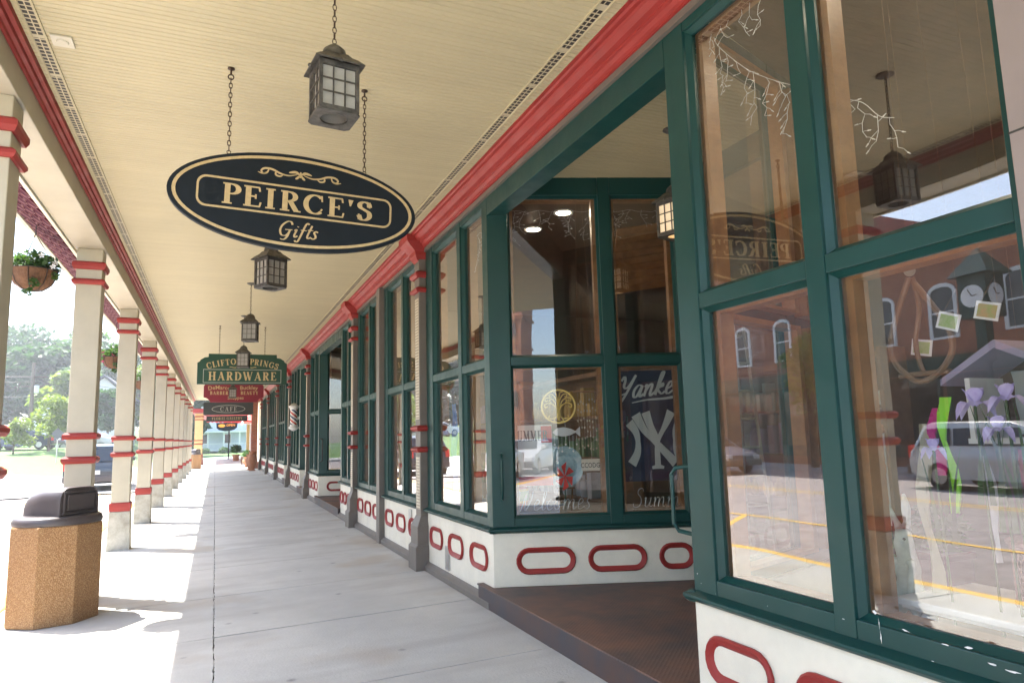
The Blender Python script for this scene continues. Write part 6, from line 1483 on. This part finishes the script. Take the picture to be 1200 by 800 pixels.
# plate, pinwheel, licence plate, banner, neon-like wire words
blueplate = mat('blue_glaze', (.2, .36, .42), .2, color2=(.4, .52, .55), nscale=30)
t = thing('blue_plate', 'round pale blue glazed plate standing on edge behind the red pinwheel', 'plate', Fs(.66, -.3, 1.2)); mb = MB(); f = onS(.67, 1.2, -.3)
for k, (r0, r1, d0, d1) in enumerate(((.001, .10, 0, 0), (.10, .12, 0, .02), (.12, .185, .02, .03))):
    n = 36; mb.add([f(r0*.92*math.cos(2*PI*i/n), r0*math.sin(2*PI*i/n), d0) for i in range(n)]+[f(r1*.92*math.cos(2*PI*i/n), r1*math.sin(2*PI*i/n), d1) for i in range(n)], [(i, (i+1) % n, n+(i+1) % n, n+i) for i in range(n)])
mb.build('dish', blueplate, t, smooth=True); mb = MB(); mb.tube([f(-.06, -.2, .03), f(-.06, -.40, -.05)], .008, 5); mb.tube([f(.06, -.2, .03), f(.06, -.40, -.05)], .008, 5); mb.tube([f(-.08, -.19, .04), f(.08, -.19, .04)], .008, 5); mb.build('stand', 'shelfwood', t)
t = thing('red_pinwheel', 'red pinwheel on a thin stick in front of the blue plate', 'pinwheel', Fs(.65, -.16, 1.1)); f = onS(.655, 1.12, -.2); mb = MB()
for k in range(6):
    a = 2*PI*k/6+.3; c, s = math.cos(a), math.sin(a); c2, s2 = math.cos(a+.7), math.sin(a+.7)
    mb.add([f(0, 0, .012), f(c*.11*.8, s*.13, .004), f(c2*.085*.8, s2*.10, .03), f(c2*.03, s2*.035, .035)], [(0, 1, 2), (0, 2, 3)])
mb.ball(f(0, 0, .03), .010, 8); mb.build('vanes', 'redfabric', t); mb = MB(); mb.tube([f(0, 0, 0), f(.0, -.315, 0)], .005, 6); mb.build('stick', 'signgreen', t)
t = thing('licence_plate', 'cream licence plate with dark characters leaning in the recess window', 'licence plate', Fs(.9, -.16, 1.2)); f = onS(.90, 1.215, -.16)
mb = MB(); mb.prism([(p[0], p[1]) for p in rrect(.095, .052, .012, 3)], lambda p, d: f(p[0], p[1], d), -.003, 0); mb.build('sheet', 'offwhite', t)
plain('CCODGA', .062, lambda u, v, d: f(u*.75, v-.005, d), 0, 0, 'slate', t, .0008); mb = MB(); mb.tube([f(0, .05, -.004), f(0, .3, -.01)], .001, 3); mb.build('cord', 'white', t)
navy = mat('navy_banner_cloth', (.012, .016, .05), .8, noise=.3, nscale=4)
t = thing('team_banner', 'dark navy banner reading Yankees over interlocked NY letters in the lower right recess pane', 'banner', Fs(1.45, -.14, 1.0))
f = onS(1.47, 1.48, -.14)
mb = MB(); mb.prism([(-.35, -.42), (.35, -.42), (.35, .57), (-.35, .57)], lambda p, d: f(p[0], p[1], d), -.006, 0); mb.build('cloth', navy, t)
pale = mat('pale_banner_print', (.42, .46, .46), .6)
mb = MB(); script(mb, 'Yankees', lambda u, v, d: f(u-.0, v+.40+u*.10, d), .20, w=.06, slant=.3, thickness=.002, gap=.0)
P = crom([(-.19, .275), (-.05, .30), (.12, .31), (.30, .34)], 6); L_, R2 = ribbon(P, lambda dx, dy, fr: .012*(.3+.9*fr)); n = len(L_); mb.add([f(p[0], p[1], .003) for p in L_]+[f(p[0], p[1], .003) for p in R2], [(i, i+1, n+i+1, n+i) for i in range(n-1)])
mb.build('script_lettering', pale, t)
mb = MB(); q_ = [0]
def fat(pts, ws):
    P = crom(pts, 6); L_, R2 = ribbon(P, lambda dx, dy, fr: (ws[0]+(ws[1]-ws[0])*min(1, 2*fr) if fr < .5 else ws[1]+(ws[2]-ws[1])*(2*fr-1))); q_[0] += 1; d = .002+q_[0]*.0006; n = len(L_)
    mb.add([f(p[0]*.9+.02, p[1]*1.0-.07, d) for p in L_]+[f(p[0]*.9+.02, p[1]*1.0-.07, d) for p in R2], [(i, i+1, n+i+1, n+i) for i in range(n-1)])
fat([(-.26, -.20), (-.20, -.10), (-.19, .0), (-.21, .09), (-.27, .17)], [.045, .024, .045]); fat([(-.20, .24), (-.12, .10), (.04, -.06), (.18, -.20)], [.05, .026, .045]); fat([(.24, .17), (.20, .09), (.19, 0), (.20, -.10), (.26, -.19)], [.045, .024, .045])
fat([(-.10, .26), (-.06, .14), (.0, .02), (.0, -.10), (.0, -.23)], [.045, .024, .03]); fat([(.16, .26), (.10, .15), (.03, .04), (.0, -.02)], [.045, .022, .02]); fat([(-.06, -.235), (.0, -.225), (.06, -.235)], [.012, .02, .012])
mb.build('monogram', pale, t)
mb = MB(); mb.tube([f(-.37, .575, 0), f(.37, .575, 0)], .01, 6); mb.tube([f(-.3, .58, 0), f(-.3, 2.25, 0)], .0015, 3); mb.tube([f(.3, .58, 0), f(.3, 2.25, 0)], .0015, 3); mb.build('rod', 'shelfwood', t)
def wireword(text, s0, z, h, label, x0):
    t = thing('wire_word', label, 'wire sign', Fs(s0, -.12, z), 'bent wire words standing along the recess sill')
    mb = MB(); x = 0
    for c in text:
        wd, st = SCR[c]
        for pts in st: mb.tube([Fs(s0+(x+p[0]+.15*p[1])*h, -.12, z+(p[1])*h) for p in crom(pts, 4)], .0035, 5)
        x += wd
    mb.build('wire', 'silver', t)
    mb = MB(); mb.tube([Fs(s0, -.12, z-.02), Fs(s0+x*h, -.12, z-.02)], .003, 5); mb.tube([Fs(s0+.02, -.12, z-.02), Fs(s0+.02, -.12, .801)], .003, 5); mb.tube([Fs(s0+x*h-.02, -.12, z-.02), Fs(s0+x*h-.02, -.12, .801)], .003, 5); mb.build('stand', 'silver', t)
wireword('Welcomes', .20, .84, .17, 'bent wire word Welcome along the bottom of the lower left recess pane', 0); wireword('Summer', 1.24, .84, .16, 'bent wire word Summer along the bottom of the lower right recess pane', 0)
# tapering wooden obelisk trellises and hanging wooden panel deeper in the shop
for i, (x, y, l) in enumerate(((5.2, 6.0, 'tall tapering lattice trellis left of its twin behind the upper right recess pane'), (5.7, 5.4, 'tall tapering lattice trellis, right one behind the upper right recess pane'))):
    t = thing('garden_trellis', l, 'trellis', (x, y, .2)); mb = MB()
    for sx in (-1, 1):
        for sy in (-1, 1): mb.tube([(x+sx*.2, y+sy*.2, .2), (x+sx*.06, y+sy*.06, 2.9)], .018, 6)
    for k in range(9):
        z = .4+k*.3; r = .2-.14*(z-.2)/2.7; mb.tube([(x-r, y-r, z), (x+r, y-r, z), (x+r, y+r, z), (x-r, y+r, z)], .012, 5, True)
    mb.build('laths', 'beam', t)
t = thing('hanging_wood_panel', 'slatted wood panel hung at a slant behind the upper right recess pane', 'panel', (4.3, 6.0, 3.2)); c = V((4.35, 6.1, 3.35)); u = V((.85, -.35, .12)).normalized(); v = V((.25, .6, -.5)).normalized(); mb = MB()
for k in range(9): a = -.45+k*.1; p = [c+u*(-.5)+v*a, c+u*.5+v*a, c+u*.5+v*(a+.085), c+u*(-.5)+v*(a+.085)]; nn = u.cross(v)*.02; mb.hexa([tuple(q) for q in p]+[tuple(q+nn) for q in p])
mb.build('slats', 'wood', t)
mb = MB()
for s in (-1, 1): mb.tube([tuple(c+u*s*.4), (c.x+u.x*s*.4, c.y+u.y*s*.4, 3.745)], .004, 4)
mb.build('hangers', 'iron', t)
# beach ball in the pane left of the corner post
t = thing('striped_ball', 'green and orange striped beach ball low in the pane left of the green corner post', 'ball', (2.55, 5.98, .95)); rb_ = random.Random(1)
mb = MB(); mb.ball((2.5, 5.98, .95), .17, 16); bm_ = mat('ball_print', (.15, .5, .12), .35); nt = bm_.node_tree; w = nt.nodes.new('ShaderNodeTexWave'); w.inputs['Scale'].default_value = 1.6; r = nt.nodes.new('ShaderNodeValToRGB'); r.color_ramp.interpolation = 'CONSTANT'; r.color_ramp.elements[0].color = (.12, .45, .12, 1); r.color_ramp.elements[1].color = (.75, .5, .05, 1); r.color_ramp.elements[1].position = .4; e = r.color_ramp.elements.new(.7); e.color = (.7, .12, .05, 1)
tc = nt.nodes.new('ShaderNodeTexCoord'); nt.links.new(tc.outputs['Object'], w.inputs['Vector']); nt.links.new(w.outputs['Fac'], r.inputs[0]); nt.links.new(r.outputs[0], nt.nodes['Principled BSDF'].inputs['Base Color']); w.bands_direction = 'Z'
mb.build('skin', bm_, t, smooth=True)
for i, (y, c, l) in enumerate(((8.25, (.03, .12, .45), 'bright blue hanging cloth behind the window between the carved piers'), (10.4, (.02, .10, .4), 'blue hanging cloth behind the window past the slim grey post'), (8.95, (.3, .4, .1), 'olive green hanging cloth behind the window left of the carved pier'))): cloth(y, y+.2, .8, 1.9, 2.75, c, l)

# ================================================================ CAMERA, SUN, SKY
cam = bpy.data.cameras.new('camera'); co = bpy.data.objects.new('camera', cam); C.objects.link(co); S.camera = co
cam.sensor_width = 36; cam.lens = 36*815/1200; cam.clip_end = 2000; cam.clip_start = .05
Yc = V((252-600, 518-400, 815)).normalized(); Zc = V((442-600, -5700-400, 815)); Zc = (Zc-Yc*Zc.dot(Yc)).normalized(); Xc = Yc.cross(Zc)
right = V((Xc.x, Yc.x, Zc.x)); down = V((Xc.y, Yc.y, Zc.y)); fwd = V((Xc.z, Yc.z, Zc.z))
m4 = Matrix((( right.x, -down.x, -fwd.x, 0), (right.y, -down.y, -fwd.y, 0), (right.z, -down.z, -fwd.z, 1.5), (0, 0, 0, 1)))
co.matrix_world = m4
EL = math.radians(58); tosun = V((-.71*math.cos(EL), .71*math.cos(EL), math.sin(EL))).normalized()
sl = bpy.data.lights.new('sun', 'SUN'); so = bpy.data.objects.new('sun', sl); C.objects.link(so)
sl.energy = 3.9; sl.angle = math.radians(.53); sl.color = (1, .955, .88); so.rotation_euler = tosun.to_track_quat('Z', 'Y').to_euler()
so.location = (-10, 20, 30)
wd = bpy.data.worlds.new('World'); S.world = wd; wd.use_nodes = True; nt = wd.node_tree
sky = nt.nodes.new('ShaderNodeTexSky'); sky.sky_type = 'NISHITA'; sky.sun_disc = False; sky.sun_elevation = EL; sky.sun_rotation = math.atan2(tosun.x, tosun.y); sky.altitude = 200; sky.air_density = 1; sky.dust_density = 2.0; sky.ozone_density = 1
bg = nt.nodes['Background']; nt.links.new(sky.outputs[0], bg.inputs[0]); bg.inputs[1].default_value = .15
S.view_settings.view_transform = 'Standard'; S.view_settings.look = 'None'; S.view_settings.exposure = 2.58; S.view_settings.gamma = 1; S.view_settings.use_curve_mapping = False
S.render.engine = 'CYCLES'
cy = S.cycles; cy.max_bounces = 10; cy.diffuse_bounces = 4; cy.glossy_bounces = 4; cy.transparent_max_bounces = 16; cy.transmission_bounces = 4; cy.caustics_reflective = False; cy.caustics_refractive = False
cy.sample_clamp_indirect = 6; cy.use_denoising = True; cy.blur_glossy = .5
try: cy.denoiser = 'OPENIMAGEDENOISE'
except Exception: pass

# added air volume washes out far things to imitate lens glare
mb = MB(); mb.box(-230, 120, -140, 240, -1.5, 45)
hz = mb.build('glare_veil', 'white', None, kind='stuff')
hm = bpy.data.materials.new('glare_volume'); hm.use_nodes = True; hn = hm.node_tree; hn.nodes.clear()
ho = hn.nodes.new('ShaderNodeOutputMaterial'); hv = hn.nodes.new('ShaderNodeVolumePrincipled'); hv.inputs['Density'].default_value = .0013; hv.inputs['Color'].default_value = (.95, .97, 1, 1); hv.inputs['Anisotropy'].default_value = .3
hn.links.new(hv.outputs[0], ho.inputs['Volume']); hz.data.materials.clear(); hz.data.materials.append(hm)
